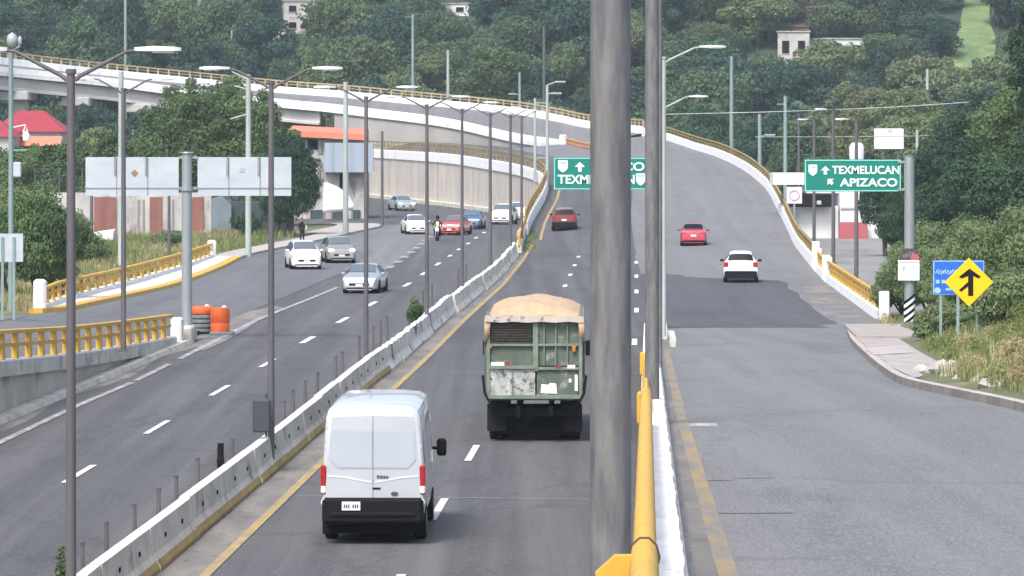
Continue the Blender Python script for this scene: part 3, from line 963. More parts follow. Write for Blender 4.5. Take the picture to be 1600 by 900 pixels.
b = MB(); b.cbox((p.x, p.y, .5), (.42, 1.0, 1.0), .06); b.build('end_post', M['conc_white'], w); b = MB(); b.cbox((p.x + .25, p.y + 2.2, .3), (.45, 2.6, .6), .06); b.build('end_block', M['concrete'], w)
rl = thing('railing', 'yellow baluster railing in the lower left on top of the ramp wall', 'railing')
balustrade(rl, [tab(E_NEAR, d, -.03, .1) for d in rng_d(30, 148.5, 60)], .84, 2.25, 'yellow_paint', .42, .2)
rl = thing('railing', 'yellow baluster railing on a white kerb behind the left ramp, white post at each end', 'railing')
RF = [(160.5, -18.75, .9), (170, -19.1, .82), (183, -19.2, .6), (202, -18.9, .4), (226, -18.45, .26), (246, -18.3, .2)]
pts = resample([V((x, d, z)) for d, x, z in RF], 1.0)
b = MB(); b.sweep(pts, [(-.3, -.3), (-.25, .08), (.14, .08), (.16, -.3)]); b.build('base_beam', M['white_paint'], rl)
balustrade(rl, [p + V((0, 0, .08)) for p in pts], .72, 3.2, 'yellow_paint', .4, .2)
for k, e in enumerate((pts[0], pts[-1])):
    b = MB(); b.cbox(e + V((0, -.3 if k == 0 else .3, .42)), (.5, .5, 1.5 if k == 0 else 1.1), .1); b.build('end_post', M['white_paint'], rl)
c = MB()
ds = [159, 163, 170, 183, 202, 225, 246]
ki = [tab(E_FAR, d, 0, .16) for d in ds]; ko = [V((interp([(a, x) for a, x, z in RF], max(160.5, d))[0] + .1, d, tab(E_FAR, d).z + .18)) for d in ds]
c.strip(ko, ki, 2)
ok = c.build('ramp_pavement', M['conc_white'], kind='structure')
c = MB(); c.sweep(smooth_path(ki, 4), [(-.55, .02), (.02, .02), (.06, -.2), (-.55, -.2)]); tag(c.build('kerb', M['yellow_paint']), 'yellow painted kerb along the left exit ramp', 'kerb')

def verge_u0(d):
    return 1.15 * max(0, min(1, (d - 84) / 10)) * (1 if d < 146 else max(0, (150 - d) / 4))


def verge_z(d, u):
    v = max(0, u - verge_u0(d))
    return zramp(d) + .14 + .5 * min(1, v / 3) * (1 if d < 150 else max(0, (172 - d) / 22)) + .25 * math.sin(u * .9 + d * .21) * min(1, v / 5)


# ---- right verge beyond the slip road's kerb
c = MB()
ds = rng_d(-20, 176, 60)
nx = 14
vs, fs = [], []
for d in ds:
    k0 = interp(KERB, min(d, 160))[0] + .3 if d < 160 else 15.9
    for i in range(nx + 1):
        u = (i / nx) ** 1.6 * 70
        z = verge_z(d, u)
        vs.append((k0 + u, d, z if d < 174 else -.1))
for j in range(len(ds) - 1):
    for i in range(nx):
        o = j * (nx + 1) + i
        fs.append((o, o + 1, o + nx + 2, o + nx + 1))
c.add(vs, fs); c.build('right_verge', M['soil'], kind='structure', smooth=80)
kp = smooth_path([V((interp(KERB, d)[0], d, zramp(d))) for d in (-10, 20, 40, 60, 70, 79, 84.5, 92.6, 107, 125, 143)], 5)
c = MB(); c.sweep(kp, [(0, -.05), (.02, .16), (.2, .17), (.22, -.05)], [0, 1, 0, 0]); tag(c.build('kerb', [mat('worn_kerb', (.22, .20, .18), (.13, .12, .11), 1.2, .9), M['sidewalk']]), 'worn concrete kerb curving along the right side of the slip road', 'kerb')
c = MB()
ds = rng_d(84, 143, 20)
c.strip([V((interp(KERB, d)[0] + .2, d, zramp(d) + .168)) for d in ds], [V((interp(KERB, d)[0] + .32 + verge_u0(d), d, zramp(d) + .168)) for d in ds], 2)
c.build('footpath', mat('pinkish_paving', (.37, .335, .315), (.29, .265, .25), 1.0, .9, spots=(.21, .19, .175), sscale=1.6), kind='structure')
# raised slab at the foot of the sign
c = MB()
a0, a1, a2, a3 = GR(1322, 530), GR(1330, 540), GR(1430, 540), GR(1405, 515)
q = [GR(1319, 517), GR(1338, 537), GR(1425, 537), GR(1436, 517)]
c.loft([[p + V((0, 0, -.1)) for p in q], [p + V((0, 0, .26)) for p in q]])
tag(c.build('concrete_slab', mat('worn_slab', (.36, .33, .29), (.26, .24, .21), 1.5, .9), bevel=.02), 'raised concrete slab at the corner below the green sign post', 'slab')
c = MB(); q = [GR(1352, 556), GR(1366, 566), GR(1428, 562), GR(1418, 548)]
c.loft([[p + V((0, 0, -.1)) for p in q], [p + V((0, 0, .2)) for p in q]])
tag(c.build('concrete_slab', M['sidewalk'], bevel=.02), 'low pale concrete slab on the footpath in front of the raised one', 'slab')
# rubble on the verge's edge
rk = 0
for (px, py, r) in ((1463, 585, .3), (1480, 588, .42), (1488, 592, .3), (1548, 608, .3), (1562, 606, .34), (1590, 612, .2), (1440, 580, .22), (1500, 596, .2), (1530, 600, .25)):
    q = GR(px, py, .15)
    b = MB()
    b.lathe((0, 0, 0), [(.02, -.3), (.8, -.2), (1, .15), (.75, .5), (.3, .75), (.03, .8)], 7)
    b.v = [tuple(V(p) * r * random.uniform(.75, 1.15)) for p in b.v]
    o = b.build('rock', M['rock']); o.location = q; o.rotation_euler = (random.uniform(-.3, .3), random.uniform(-.3, .3), random.random() * 6)
    tag(o, 'pale lump of rubble lying in the grass along the right kerb', 'rock', 'pale rubble along the right kerb')

# side street and yard at the right, below the flyover
c = MB(); c.strip([V((15.9, 176, -.02)), V((18.3, 230, -.02)), V((21, 300, -.02)), V((22, 420, -.02))], [V((36, 176, -.02)), V((40, 230, -.02)), V((60, 300, -.02)), V((70, 420, -.02))], 3)
c.build('side_street', mat('dusty_asphalt', (.24, .235, .225), (.17, .165, .16), .35, .95, stretch=(1, .3, 1)), kind='structure')
# ================================================================ VEHICLES
def paint(name, c, rough=.3, metal=0.0):
    if name in M: return M[name]
    M[name] = mat(name, c, tuple(k * .86 for k in c), .8, rough, metal, coat=.6, world=False, spec=.5)
    return M[name]


def wheel(parent, x, y, r, w=.2):
    t = MB()
    t.lathe((x, y, r), [(r * .62, -w / 2), (r * .93, -w / 2), (r, -w / 2 + .03), (r, w / 2 - .03), (r * .93, w / 2), (r * .62, w / 2)], 20, 0, 'X')
    o = t.build('wheel', M['tyre'], parent, smooth=40)
    b = MB()
    sx = 1 if x > 0 else -1
    b.lathe((x, y, r), [(r * .64, sx * (w / 2 - .05)), (r * .6, sx * (w / 2 + .004)), (r * .2, sx * (w / 2 - .01)), (.02, sx * (w / 2 + .01))], 14, 0, 'X')
    b.build('rim', M['rim'], o, smooth=40)
    return o


def car(name, label, cat, pos, rz, col, kind='sedan', L=4.4, W=1.76, H=1.46, front=True, lights_on=False, bumper=None, group=None, plate=True, glass='glass', metal=0.2):
    """pos: ground point under the middle of the car; rz: heading, 0 = away from the camera"""
    t = thing(name, label, cat, pos, rz, group)
    w = W / 2
    zb = .17 if kind != 'suv' else .22
    zbelt = H * .62; hood = H * (.64 if kind != 'suv' else .66); deck = H * (.69 if kind == 'sedan' else .66)
    r = .31 if kind != 'suv' else .36
    # stations: y, belt height, top height, half width of top, half width scale
    h = L / 2
    if kind == 'sedan':
        S = [(-h, .50 * H, .53 * H, .55, .86), (-h + .08, .60 * H, .655 * H, .62, .95), (-h + .35, zbelt, deck, .70, .99), (-h + .75, zbelt + .01, deck + .03, .72, 1), (-h + 1.55, zbelt, H * .975, .60, 1), (-h + 2.1, zbelt, H, .60, 1), (.45, zbelt, H * .975, .60, 1), (1.12, zbelt - .03, hood + .05, .72, 1), (h - .5, zbelt - .1, hood - .06, .68, .98), (h - .12, .50 * H, .53 * H, .6, .92), (h, .36 * H, .38 * H, .5, .80)]
        ir, ib = 6, 4
    elif kind == 'hatch':
        S = [(-h, .42 * H, .46 * H, .6, .84), (-h + .06, .62 * H, .66 * H, .70, .95), (-h + .16, zbelt, zbelt + .06, .72, .98), (-h + .5, zbelt, H * .95, .62, 1), (-h + 1.0, zbelt, H * .99, .62, 1), (-.2, zbelt, H, .62, 1), (.55, zbelt - .02, H * .975, .62, 1), (1.22, zbelt - .05, hood + .05, .72, 1), (h - .45, zbelt - .12, hood - .08, .68, .98), (h - .1, .50 * H, .53 * H, .6, .92), (h, .36 * H, .38 * H, .5, .80)]
        ir, ib = 6, 3
    else:
        S = [(-h, .40 * H, .44 * H, .6, .88), (-h + .05, .60 * H, .64 * H, .70, .97), (-h + .14, zbelt, zbelt + .08, .74, .99), (-h + .42, zbelt, H * .945, .56, 1), (-h + .9, zbelt, H * .99, .57, 1), (-.2, zbelt, H, .58, 1), (.5, zbelt, H * .98, .58, 1), (1.15, zbelt - .02, hood + .05, .76, 1), (h - .4, zbelt - .08, hood - .05, .74, .99), (h - .08, .52 * H, .56 * H, .66, .95), (h, .38 * H, .40 * H, .56, .86)]
        ir, ib = 6, 3
    rings = []
    for (y, zl, zt, tw, sc) in S:
        a = w * sc
        half = [(a * .80, zb), (a * .97, zb + .07), (a, min(zb + .30, zl - .06)), (a * .985, zl), (w * tw + (a - w * tw) * .16, zt - (zt - zl) * .12), (w * tw * .86, zt), (w * tw * .4, zt + .012)]
        rings.append([V((x, y, z)) for x, z in half] + [V((-x, y, z)) for x, z in reversed(half)])
    b = MB(); b.loft(rings)
    body = b.build('body', col, t, smooth=38)

    def surf(i, j):
        i0 = min(int(i), len(rings) - 2); fi = i - i0
        j0 = int(math.floor(j)); fj = j - j0; n = 14
        p = rings[i0][j0 % n].lerp(rings[i0][(j0 + 1) % n], fj); q = rings[i0 + 1][j0 % n].lerp(rings[i0 + 1][(j0 + 1) % n], fj)
        return p.lerp(q, fi)

    def patch(nm, m, i0, i1, j0, j1, off=.012, n=6, par=None):
        gp = [[surf(i0 + (i1 - i0) * a / n, j0 + (j1 - j0) * c / n) for c in range(n + 1)] for a in range(n + 1)]
        ctr = V((0, 0, H * .5))
        vs = []
        for a in range(n + 1):
            for c in range(n + 1):
                a0, a1 = max(a - 1, 0), min(a + 1, n); c0, c1 = max(c - 1, 0), min(c + 1, n)
                nn = (gp[a1][c] - gp[a0][c]).cross(gp[a][c1] - gp[a][c0]).normalized()
                q = gp[a][c]
                if nn.dot(q - V((0, q.y * .8, H * .45))) < 0: nn = -nn
                vs.append(q + nn * off)
        fs = [(a * (n + 1) + c, a * (n + 1) + c + 1, (a + 1) * (n + 1) + c + 1, (a + 1) * (n + 1) + c) for a in range(n) for c in range(n)]
        return MB().add(vs, fs).build(nm, M[m] if isinstance(m, str) else m, par or t, smooth=60)

    # glass: windscreen, rear window, side windows
    patch('windscreen', glass, ir + .10, ir + .90, 4.12, 8.88, .03)
    patch('rear_window', glass, ib - .86 if kind == 'sedan' else ib - .84, ib - .12, 4.15, 8.85, .035)
    for a, c in ((ib - .25 if kind == 'sedan' else ib + .05, (ib + ir) / 2 - .06), ((ib + ir) / 2 + .06, ir + .55)):
        patch('side_window', 'glass', a, c, 3.16, 3.94)
        patch('side_window', 'glass', a, c, 9.06, 9.84)
    # wheels
    wy = (L * .29, -L * .285)
    for sx in (-1, 1):
        for y in wy:
            ar = MB(); ar.lathe((sx * (w - .10), y, r + .01), [(r * 1.14, -.105), (r * 1.14, .105)], 18, 0, 'X'); ar.build('wheel_arch', M['black'], t, smooth=40)
            wheel(t, sx * (w - .105), y, r)
    # under-body, widened and dark to deepen the shade beneath the car
    b = MB(); b.box((0, 0, zb + .02), (W * .88, L * .86, .16)); b.build('underbody', M['dark'], t)
    dk = M[bumper] if isinstance(bumper, str) else (bumper or M['black'])
    # front face
    b = MB(); b.cbox((0, h - .045, .34 * H * .92), (W * .58, .1, .16), .03); b.build('grille', M['black'], t)
    b = MB(); b.cbox((0, h - .06, zb + .10), (W * .80, .14, .13), .04); b.build('front_bumper', dk, t)
    for sx in (-1, 1):
        b = MB(); b.cbox((sx * W * .355, h - .155, .49 * H), (W * .20, .22, .13), .045)
        b.build('headlight', M['lit_lamp'] if lights_on else M['clear_lens'], t)
        b = MB(); b.cbox((sx * (w + .09), h * .40, H * .66), (.2, .1, .13), .035); b.build('side_mirror', M['black'] if kind == 'suv' else col, t)
    # rear face
    for sx in (-1, 1):
        b = MB()
        if kind == 'sedan':
            b.cbox((sx * W * .365, -h + .09, .56 * H), (W * .22, .14, .13), .03)
        else:
            b.cbox((sx * W * .42, -h + .075, .58 * H), (W * .13, .14, .26), .03)
        b.build('tail_light', M['red_light'], t)
    b = MB(); b.cbox((0, -h + .05, zb + (.20 if kind == 'suv' else .13)), (W * (.94 if kind == 'suv' else .86), .18, .38 if kind == 'suv' else .14), .05); b.build('rear_bumper', dk, t)
    if plate:
        b = MB(); b.box((0, h + .012, .29 * H), (.34, .02, .12)); b.build('front_plate', M['plate'], t)
        b = MB(); b.box((0, -h + (-.0 if kind == 'sedan' else -.005), .46 * H), (.36, .03, .13)); b.build('rear_plate', M['plate'], t)
    return t


mll, nt_, bs_ = newmat('lit_lamp')
bs_.inputs['Base Color'].default_value = (.9, .9, .9, 1); bs_.inputs['Emission Color'].default_value = (1, .97, .92, 1); bs_.inputs['Emission Strength'].default_value = 4
M['lit_lamp'] = mll

WHITE = paint('white_car_paint', (.74, .76, .76)); SILVER = paint('silver_car_paint', (.40, .43, .45), .3, .3)
RED = paint('red_car_paint', (.42, .02, .035)); MAROON = paint('maroon_car_paint', (.16, .018, .025)); BLUE = paint('blue_car_paint', (.06, .13, .24))
ROSE = paint('faded_red_paint', (.50, .06, .06)); GREY = paint('greyish_car_paint', (.30, .29, .29), .3, .2)
OUT = -2.3 * PI / 180


def at(px, py, z=0): return G(px, py, z)


UP = lambda d: 0
# main carriageway and slip road, going away
p = D(882, 363, 300)
car('suv', 'dark red compact SUV driving away on the main road under the left green sign', 'car', (p.x, p.y, deck_z(p.x, p.y)), math.radians(-1.5), MAROON, 'suv', 4.4, 1.86, 1.66)
p = D(1083.5, 372, 268)
car('sedan', 'bright red sedan driving away up the slip road ahead of the white SUV', 'car', (p.x, p.y, deck_z(p.x, p.y)), math.radians(-2.5), RED, 'sedan', 4.3, 1.74, 1.44)
p = G(1158.5, 440.5)
car('suv', 'white SUV with dark lower bumper driving away on the dark resurfaced patch', 'car', (p.x, p.y + .5, .03), math.radians(-3.5), WHITE, 'suv', 4.35, 1.80, 1.60)
# oncoming on the left
p = G(473.5, 420)
car('hatchback', 'white hatchback coming forward in the left lane beside the grey car', 'car', (p.x, p.y, .03), math.radians(180 + 9), WHITE, 'hatch', 4.2, 1.76, 1.60, glass='glass_pale')
p = G(528, 410)
car('hatchback', 'grey hatchback with lit headlights behind the white hatchback on the left', 'car', (p.x, p.y, .03), math.radians(180 + 9), GREY, 'hatch', 4.1, 1.74, 1.54, lights_on=True, glass='glass_pale')
p = G(571, 456)
car('sedan', 'silver sedan coming forward in the left lane, the nearest oncoming car', 'car', (p.x, p.y, .0), math.radians(180 - 6), SILVER, 'sedan', 4.4, 1.78, 1.42, glass='glass_pale')
p = G(647.5, 366)
car('sedan', 'pale silver sedan with dark lower grille left of the motorcycle', 'car', (p.x, p.y + 1, .02), math.radians(180 + 8), WHITE, 'sedan', 4.3, 1.74, 1.45, bumper='black', glass='glass_pale')
p = G(712, 367)
car('sedan', 'faded red sedan coming forward beside the motorcycle', 'car', (p.x, p.y + 1, .02), math.radians(180 - 12), ROSE, 'sedan', 4.5, 1.74, 1.42, glass='glass_pale')
p = G(738, 358)
car('sedan', 'blue sedan behind the faded red sedan', 'car', (p.x, p.y + 1.5, .02), math.radians(180 - 6), BLUE, 'sedan', 4.3, 1.74, 1.45, glass='glass_pale')
p = G(787, 350.5)
car('suv', 'white SUV coming forward next to the yellow railing of the curved wall', 'car', (p.x, p.y + 1, .02), math.radians(180 - 8), WHITE, 'suv', 4.5, 1.84, 1.66, glass='glass_pale')
p = G(806, 344.5)
car('sedan', 'pale car half hidden behind the white SUV by the curved wall', 'car', (p.x, p.y + 3, .02), math.radians(180 + 6), WHITE, 'sedan', 4.3, 1.74, 1.5, lights_on=True, glass='glass_pale')
p = G(627, 329)
car('sedan', 'silver sedan with lit headlights farthest up the left road below the panel wall', 'car', (p.x, p.y, .02), math.radians(180 + 16), SILVER, 'sedan', 4.5, 1.78, 1.45, lights_on=True, glass='glass_pale')

# ---- the white panel van
vp = G(587, 851)
van = thing('van', 'white high-roof panel van seen from behind in the near left lane', 'van', (vp.x, vp.y + 2.95, 0), math.radians(-1.0))
half0 = [(.80, .48), (.97, .52), (1.0, .8), (1.005, 1.2), (.99, 1.5), (.955, 2.15), (.925, 2.48), (.88, 2.62), (.74, 2.705), (.36, 2.735)]
def vring(y, sc=1.0, ztop=9, drop=0.0, zs=1.0, wtop=1.0):
    pts = []
    for x, z in half0:
        zz = .48 + (z - .48) * zs
        k = 1 if zz <= ztop else wtop
        pts.append((x * sc * k, min(zz, ztop + .012 * (10 - half0.index((x, z)) if False else 0))))
    # keep capped rows distinct so that faces stay clean
    out, last = [], -1
    for i, (x, z) in enumerate(pts):
        if z >= ztop: z = ztop + .01 * (i - 5) * (1 if ztop < 5 else 0)
        out.append((x if ztop > 5 or i < 5 else x * (1 - .05 * (i - 5)), z))
    return [V((x, y, z - drop)) for x, z in out] + [V((-x, y, z - drop)) for x, z in reversed(out)]
rings = [vring(-2.955, .955, zs=.982), vring(-2.93, .985, zs=.995), vring(-2.84, 1.0), vring(0, 1.0, zs=1.006), vring(1.55, 1.0, zs=1.0), vring(1.75, .995, zs=.985), vring(2.05, .985, 2.15), vring(2.45, .97, 1.62), vring(2.55, .965, 1.42), vring(2.9, .93, 1.18), vring(3.02, .86, 1.0)]
b = MB(); b.loft(rings); body = b.build('body', paint('van_white', (.49, .52, .555), .35), van, smooth=35)
yr = -2.958
def face(nm, outline, m, off, par=van, thick=.012):
    b = MB(); b.prism(outline, yr - off, yr - off + thick); return b.build(nm, m, par)
# door panels with rear glass, its pale reflection put into the colour, chamfered at the lower corners
seam = M.setdefault('door_seam', mat('door_seam', (.34, .36, .38), rough=.6))
pw = mat('pale_reflection_window', (.42, .465, .51), (.39, .435, .48), .6, .3, world=False, coat=.3)
fr = mat('window_recess', (.40, .44, .48), rough=.4)
for sx in (-1, 1):
    o1 = [(sx * .010, 1.48), (sx * .010, 2.25), (sx * .78, 2.25), (sx * .82, 2.19), (sx * .855, 1.66), (sx * .70, 1.48)]
    if sx > 0: o1 = o1[::-1]
    dr = face('rear_door', [(sx * .012, .9), (sx * .012, 2.52), (sx * .80, 2.50), (sx * .905, 1.5), (sx * .93, .9)][::(-1 if sx > 0 else 1)], paint('van_white', None), .006, thick=.02)
    face('window_frame', o1, fr, .012, dr)
    o2 = [(sx * .018, 1.505), (sx * .018, 2.215), (sx * .765, 2.215), (sx * .80, 2.17), (sx * .83, 1.67), (sx * .69, 1.505)]
    if sx > 0: o2 = o2[::-1]
    face('window_panel', o2, pw, .019, dr)
    # hinges
    for z in (1.2, 1.9, 2.3):
        b = MB(); b.cbox((sx * (.965 if z < 1.5 else .93 - (z - 1.9) * .1), yr + .05, z), (.05, .1, .08), .012); b.build('hinge', paint('van_white', None), van)
    # lights: red above, clear below
    b = MB(); b.cbox((sx * .965, yr + .06, 1.27), (.115, .17, .58), .03); tl = b.build('tail_light', M['red_light'], van)
    b = MB(); b.cbox((sx * .967, yr + .053, 1.08), (.105, .17, .17), .025); b.build('reversing_lens', M['clear_lens'], tl)
    b = MB(); b.lathe((sx * .945, yr - .01, .83), [(.075, -.02), (.07, -.035), (.01, -.04)], 12, 0, 'Y'); b.build('reflector', M['clear_lens'], van)
# seams, crease, badges
b = MB(); b.box((0, yr - .009, 1.71), (.009, .01, 1.6)); b.build('door_gap', seam, van)
b = MB()
for sx in (-1, 1):
    b.prism([(sx * .03, 1.20), (sx * .03, 1.235), (sx * .55, 1.33), (sx * .9, 1.36), (sx * .9, 1.325), (sx * .55, 1.295)][::(1 if sx < 0 else -1)], yr - .013, yr - .006)
b.build('door_crease', mat('van_crease', (.60, .615, .63), rough=.4), van)
b = MB(); b.cbox((0, yr + .03, 2.565), (.36, .05, .045), .012); b.build('brake_light', M['pole_dark'], van)
b = MB()
for k, (x, wd) in enumerate(((.1, .05), (.165, .05), (.225, .045), (.28, .04))): b.cbox((x, yr - .014, 1.33 - .004 * k), (wd, .012, .055), .004)
b.build('model_badge', mat('badge_blue_grey', (.10, .13, .19), rough=.3, metal=.5), van)
b = MB(); b.lathe((.42, yr - .012, 1.0), [(.075, 0), (.07, -.012), (.01, -.014)], 16, 0, 'Y'); b.v = [(x, y, 1.0 + (z - 1.0) * .55) for x, y, z in b.v]; b.build('oval_badge', bpy.data.materials['badge_blue_grey'], van)
b = MB(); b.cbox((.07, yr - .012, 1.10), (.16, .02, .035), .008); b.build('door_handle', M['black'], van)
b = MB(); b.cbox((0, yr - .02, .67), (1.98, .28, .50), .06); b.cbox((0, yr - .045, .60), (1.7, .28, .10), .03); bp = b.build('rear_bumper', M['black'], van)
b = MB(); b.box((-.42, yr - .16, .77), (.36, .03, .17)); pl = b.build('number_plate', M['plate'], van)
b = MB()
for k in range(7):
    if k != 3: b.box((-.55 + .043 * k, yr - .178, .765), (.025, .006, .07))
b.build('plate_characters', M['cloth_blue'], pl)
for sx in (-1, 1):
    b = MB(); b.tube([(sx * .95, 1.95, 1.5), (sx * 1.1, 1.93, 1.5)], .03, 8); b.cbox((sx * 1.17, 1.92, 1.52), (.2, .14, .36), .05); b.build('side_mirror', M['black'], van)
    for y in (1.95, -1.75): wheel(van, sx * .88, y, .35, .24)
    b = MB(); b.cbox((sx * .90, -2.62, .38), (.22, .03, .42), .01); b.build('mud_flap', M['black'], van)
    # side panels
    for a, c in ((-2.6, -.9), (-.8, .75)):
        b = MB()
        b.add([(sx * 1.003, a, 1.56), (sx * 1.003, c, 1.56), (sx * .955, c, 2.2), (sx * .955, a, 2.2)], [(0, 1, 2, 3)]); b.build('side_panel', fr, van)
b = MB()
b.add([(-.86, 2.0, 2.22), (.86, 2.0, 2.22), (.93, 2.52, 1.5), (-.93, 2.52, 1.5)], [(0, 1, 2, 3)]); b.build('windscreen', M['glass'], van)
b = MB(); b.box((0, -.1, .36), (1.72, 5.5, .3)); b.tube([(.45, -2.4, .38), (.45, -3.0, .36)], .035, 8); b.build('underbody', M['dark'], van)

# ---- the old dump truck
tp = G(835, 692)
trk = thing('dump_truck', 'battered green dump truck with a tan tarpaulin over its load', 'truck', (tp.x, tp.y, 0), math.radians(-1.0))
tg = mat('faded_green_paint', (.105, .138, .105), (.072, .098, .078), 1.8, .7, stretch=(1, 1, .4), spots=(.26, .27, .24), sscale=3.2, slo=.55, shi=.68, world=False)
tg2 = mat('light_green_frame', (.195, .24, .19), (.13, .165, .13), 3, .7, spots=(.10, .085, .07), sscale=6, slo=.6, world=False)
tdirty = mat('flaking_grey_paint', (.50, .51, .49), (.22, .245, .23), 4.0, .85, spots=(.09, .10, .09), sscale=6.5, slo=.55, shi=.62, world=False)
tdark = mat('rusty_slats', (.085, .078, .07), (.055, .05, .045), 5, .9, stretch=(1, 1, 6), spots=(.15, .10, .075), sscale=5, world=False)
tarp = mat('tan_tarpaulin', (.48, .34, .21), (.40, .28, .175), 1.5, .85, stretch=(3, .4, 1), bump=.5, bscale=2.5, world=False)
hw = 1.24
b = MB()
# side walls, floor, front wall of the box
b.box((-hw + .05, 3.2, 2.05), (.10, 6.3, 2.1)); b.box((hw - .05, 3.2, 2.05), (.10, 6.3, 2.1)); b.box((0, 6.3, 2.05), (2.3, .1, 2.1)); b.box((0, 3.2, .98), (2.44, 6.4, .14))
for k in range(8):
    for sx in (-1, 1): b.box((sx * (hw + .02), .35 + k * .84, 2.0), (.08, .1, 2.0))
b.build('load_box', tg, trk)
# tailgates: four panels set between frame members
def panel(nm, x0, x1, z0, z1, m, y=.02):
    b = MB(); b.box(((x0 + x1) / 2, y + .03, (z0 + z1) / 2), (x1 - x0, .06, z1 - z0)); return b.build(nm, m, trk)
panel('gate_panel', -1.14, -.02, 2.36, 2.98, tdark); panel('gate_panel', -1.14, -.02, 1.80, 2.32, tg)
panel('gate_panel', .08, 1.14, 2.36, 2.98, tg); panel('gate_panel', .08, 1.14, 1.80, 2.32, tg)
lp = panel('lower_gate', -1.16, .02, 1.02, 1.73, tdirty, -.03)
rp_ = panel('lower_gate', .06, 1.12, 1.02, 1.70, tg, -.01)
b = MB()
for k in range(9): b.box((-.58, -.02, 2.40 + k * .065), (1.1, .05, .022))
b.build('slats', tdark, trk)
b = MB()
b.box((.03, -.03, 2.35), (.13, .1, 1.36)); b.box((-1.19, 0, 2.1), (.09, .14, 2.2)); b.box((1.19, 0, 2.1), (.09, .14, 2.2))
b.box((0, -.02, 3.02), (2.4, .1, .1)); b.box((-.57, -.02, 2.34), (1.16, .09, .06)); b.box((.62, -.02, 2.34), (1.06, .09, .06))
b.box((-.57, -.05, 1.765), (1.2, .1, .08)); b.box((.62, -.03, 1.735), (1.1, .1, .07)); b.box((0, -.03, 1.0), (2.4, .14, .09))
b.build('gate_frame', tg2, trk)
b = MB()
b.box((-.57, -.065, 1.38), (.03, .02, .6))
for k in range(3): b.box((.25 + .3 * k, -.03, 2.06), (.03, .05, .5)); b.box((.25 + .3 * k, -.03, 2.66), (.03, .05, .58))
b.build('ribs', tg2, trk)
# patches, stickers and bolts
b = MB(); b.add([(.16, -.024, 1.10), (.58, -.024, 1.08), (.56, -.024, 1.34), (.40, -.024, 1.36), (.36, -.024, 1.31), (.18, -.024, 1.33)], [(0, 1, 2, 3, 4, 5)]); b.build('white_patch', M['white_paint'], rp_)
b = MB(); 
for c_, s_ in (((.92, -.024, 1.42), (.07, .01, .1)), ((1.08, -.024, 1.36), (.08, .01, .42)), ((.95, -.075, 1.78), (.2, .02, .09)), ((-.95, -.06, 1.84), (.34, .02, .11))):
    b = MB(); b.box(c_, s_); b.build('white_scrap', M['house_white'], trk)
b = MB()
b.box((-.3, .0, .7), (.02, .02, .02)); b.build('bolt', M['dark'], trk)
b = MB(); b.box((-.68, -.06, 1.86), (.10, .02, .11)); b.box((.62, -.08, 1.77), (.16, .02, .06)); b.build('red_reflector', mat('dull_red', (.24, .04, .035)), trk)
b = MB(); b.cbox((1.02, -.06, 2.24), (.10, .06, .17), .02); b.cbox((-1.12, -.06, 2.3), (.06, .06, .12), .02); b.build('marker_lamp', mat('dull_amber', (.42, .15, .04)), trk)
# tarpaulin humped over the load, hanging over the top edges
def hump(x, y):
    e = max(0, 1 - (abs(x) / 1.27) ** 2.6)
    return 3.04 + .33 * e * min(1, (y + .25) / .75) * (1 - .03 * math.sin(y * 2.1)) + .035 * math.sin(x * 6.0 + y * 2.2) * e
vs, fs = [], []
xs_ = rng_d(-1.27, 1.27, 18); ys_ = [-.12, -.06, .05, .2, .4, .7, 1.2, 2, 3, 4, 5, 6, 6.4]
for y in ys_:
    for x in xs_: vs.append((x, y, hump(x, max(y, -.2))))
nx_ = len(xs_)
for j in range(len(ys_) - 1):
    for i in range(nx_ - 1):
        o = j * nx_ + i; fs.append((o, o + 1, o + nx_ + 1, o + nx_))
b = MB(); b.add(vs, fs)
# rear hem and hanging corners
hem = [(x, -.125, 3.04 - .05 - .05 * abs(math.sin(x * 4.3)) - .03 * (abs(x) > .9)) for x in xs_]
o = len(b.v); b.v.extend(hem)
for i in range(nx_ - 1): b.f.append([o + i, o + i + 1, i + 1, i]); b.m.append(0)
for sx in (-1, 1):
    col = []
    for y in ys_: col.append(((sx * 1.285), y, 3.03 - (.62 if y < 1 else .42) - .1 * math.sin(y * 3)))
    o = len(b.v); b.v.extend(col)
    e = 0 if sx < 0 else nx_ - 1
    for j in range(len(ys_) - 1): b.f.append([j * nx_ + e, (j + 1) * nx_ + e, o + j + 1, o + j]); b.m.append(0)
    o2 = len(b.v); b.v.extend([(sx * 1.285, -.125, 2.35), (sx * 1.16, -.13, 2.62), (sx * 1.12, -.13, 3.0), (sx * 1.285, -.125, 3.04)])
    b.f.append([o2, o2 + 1, o2 + 2, o2 + 3]); b.m.append(0)
tp_o = b.build('tarpaulin', tarp, trk, smooth=50)
so = tp_o.modifiers.new('thick', 'SOLIDIFY'); so.thickness = .02
b = MB(); b.sweep([(x, -.15, 3.0 + .012 * math.sin(x * 9)) for x in xs_], [(-.02, -.07), (-.02, .09), (.02, .09), (.02, -.07)]); b.build('tarp_hem', mat('dusty_hem', (.52, .47, .41), (.40, .36, .31), 3, .9, spots=(.16, .15, .13), sscale=6, world=False), trk)
for o_ in trk.children: o_.location.z = .19
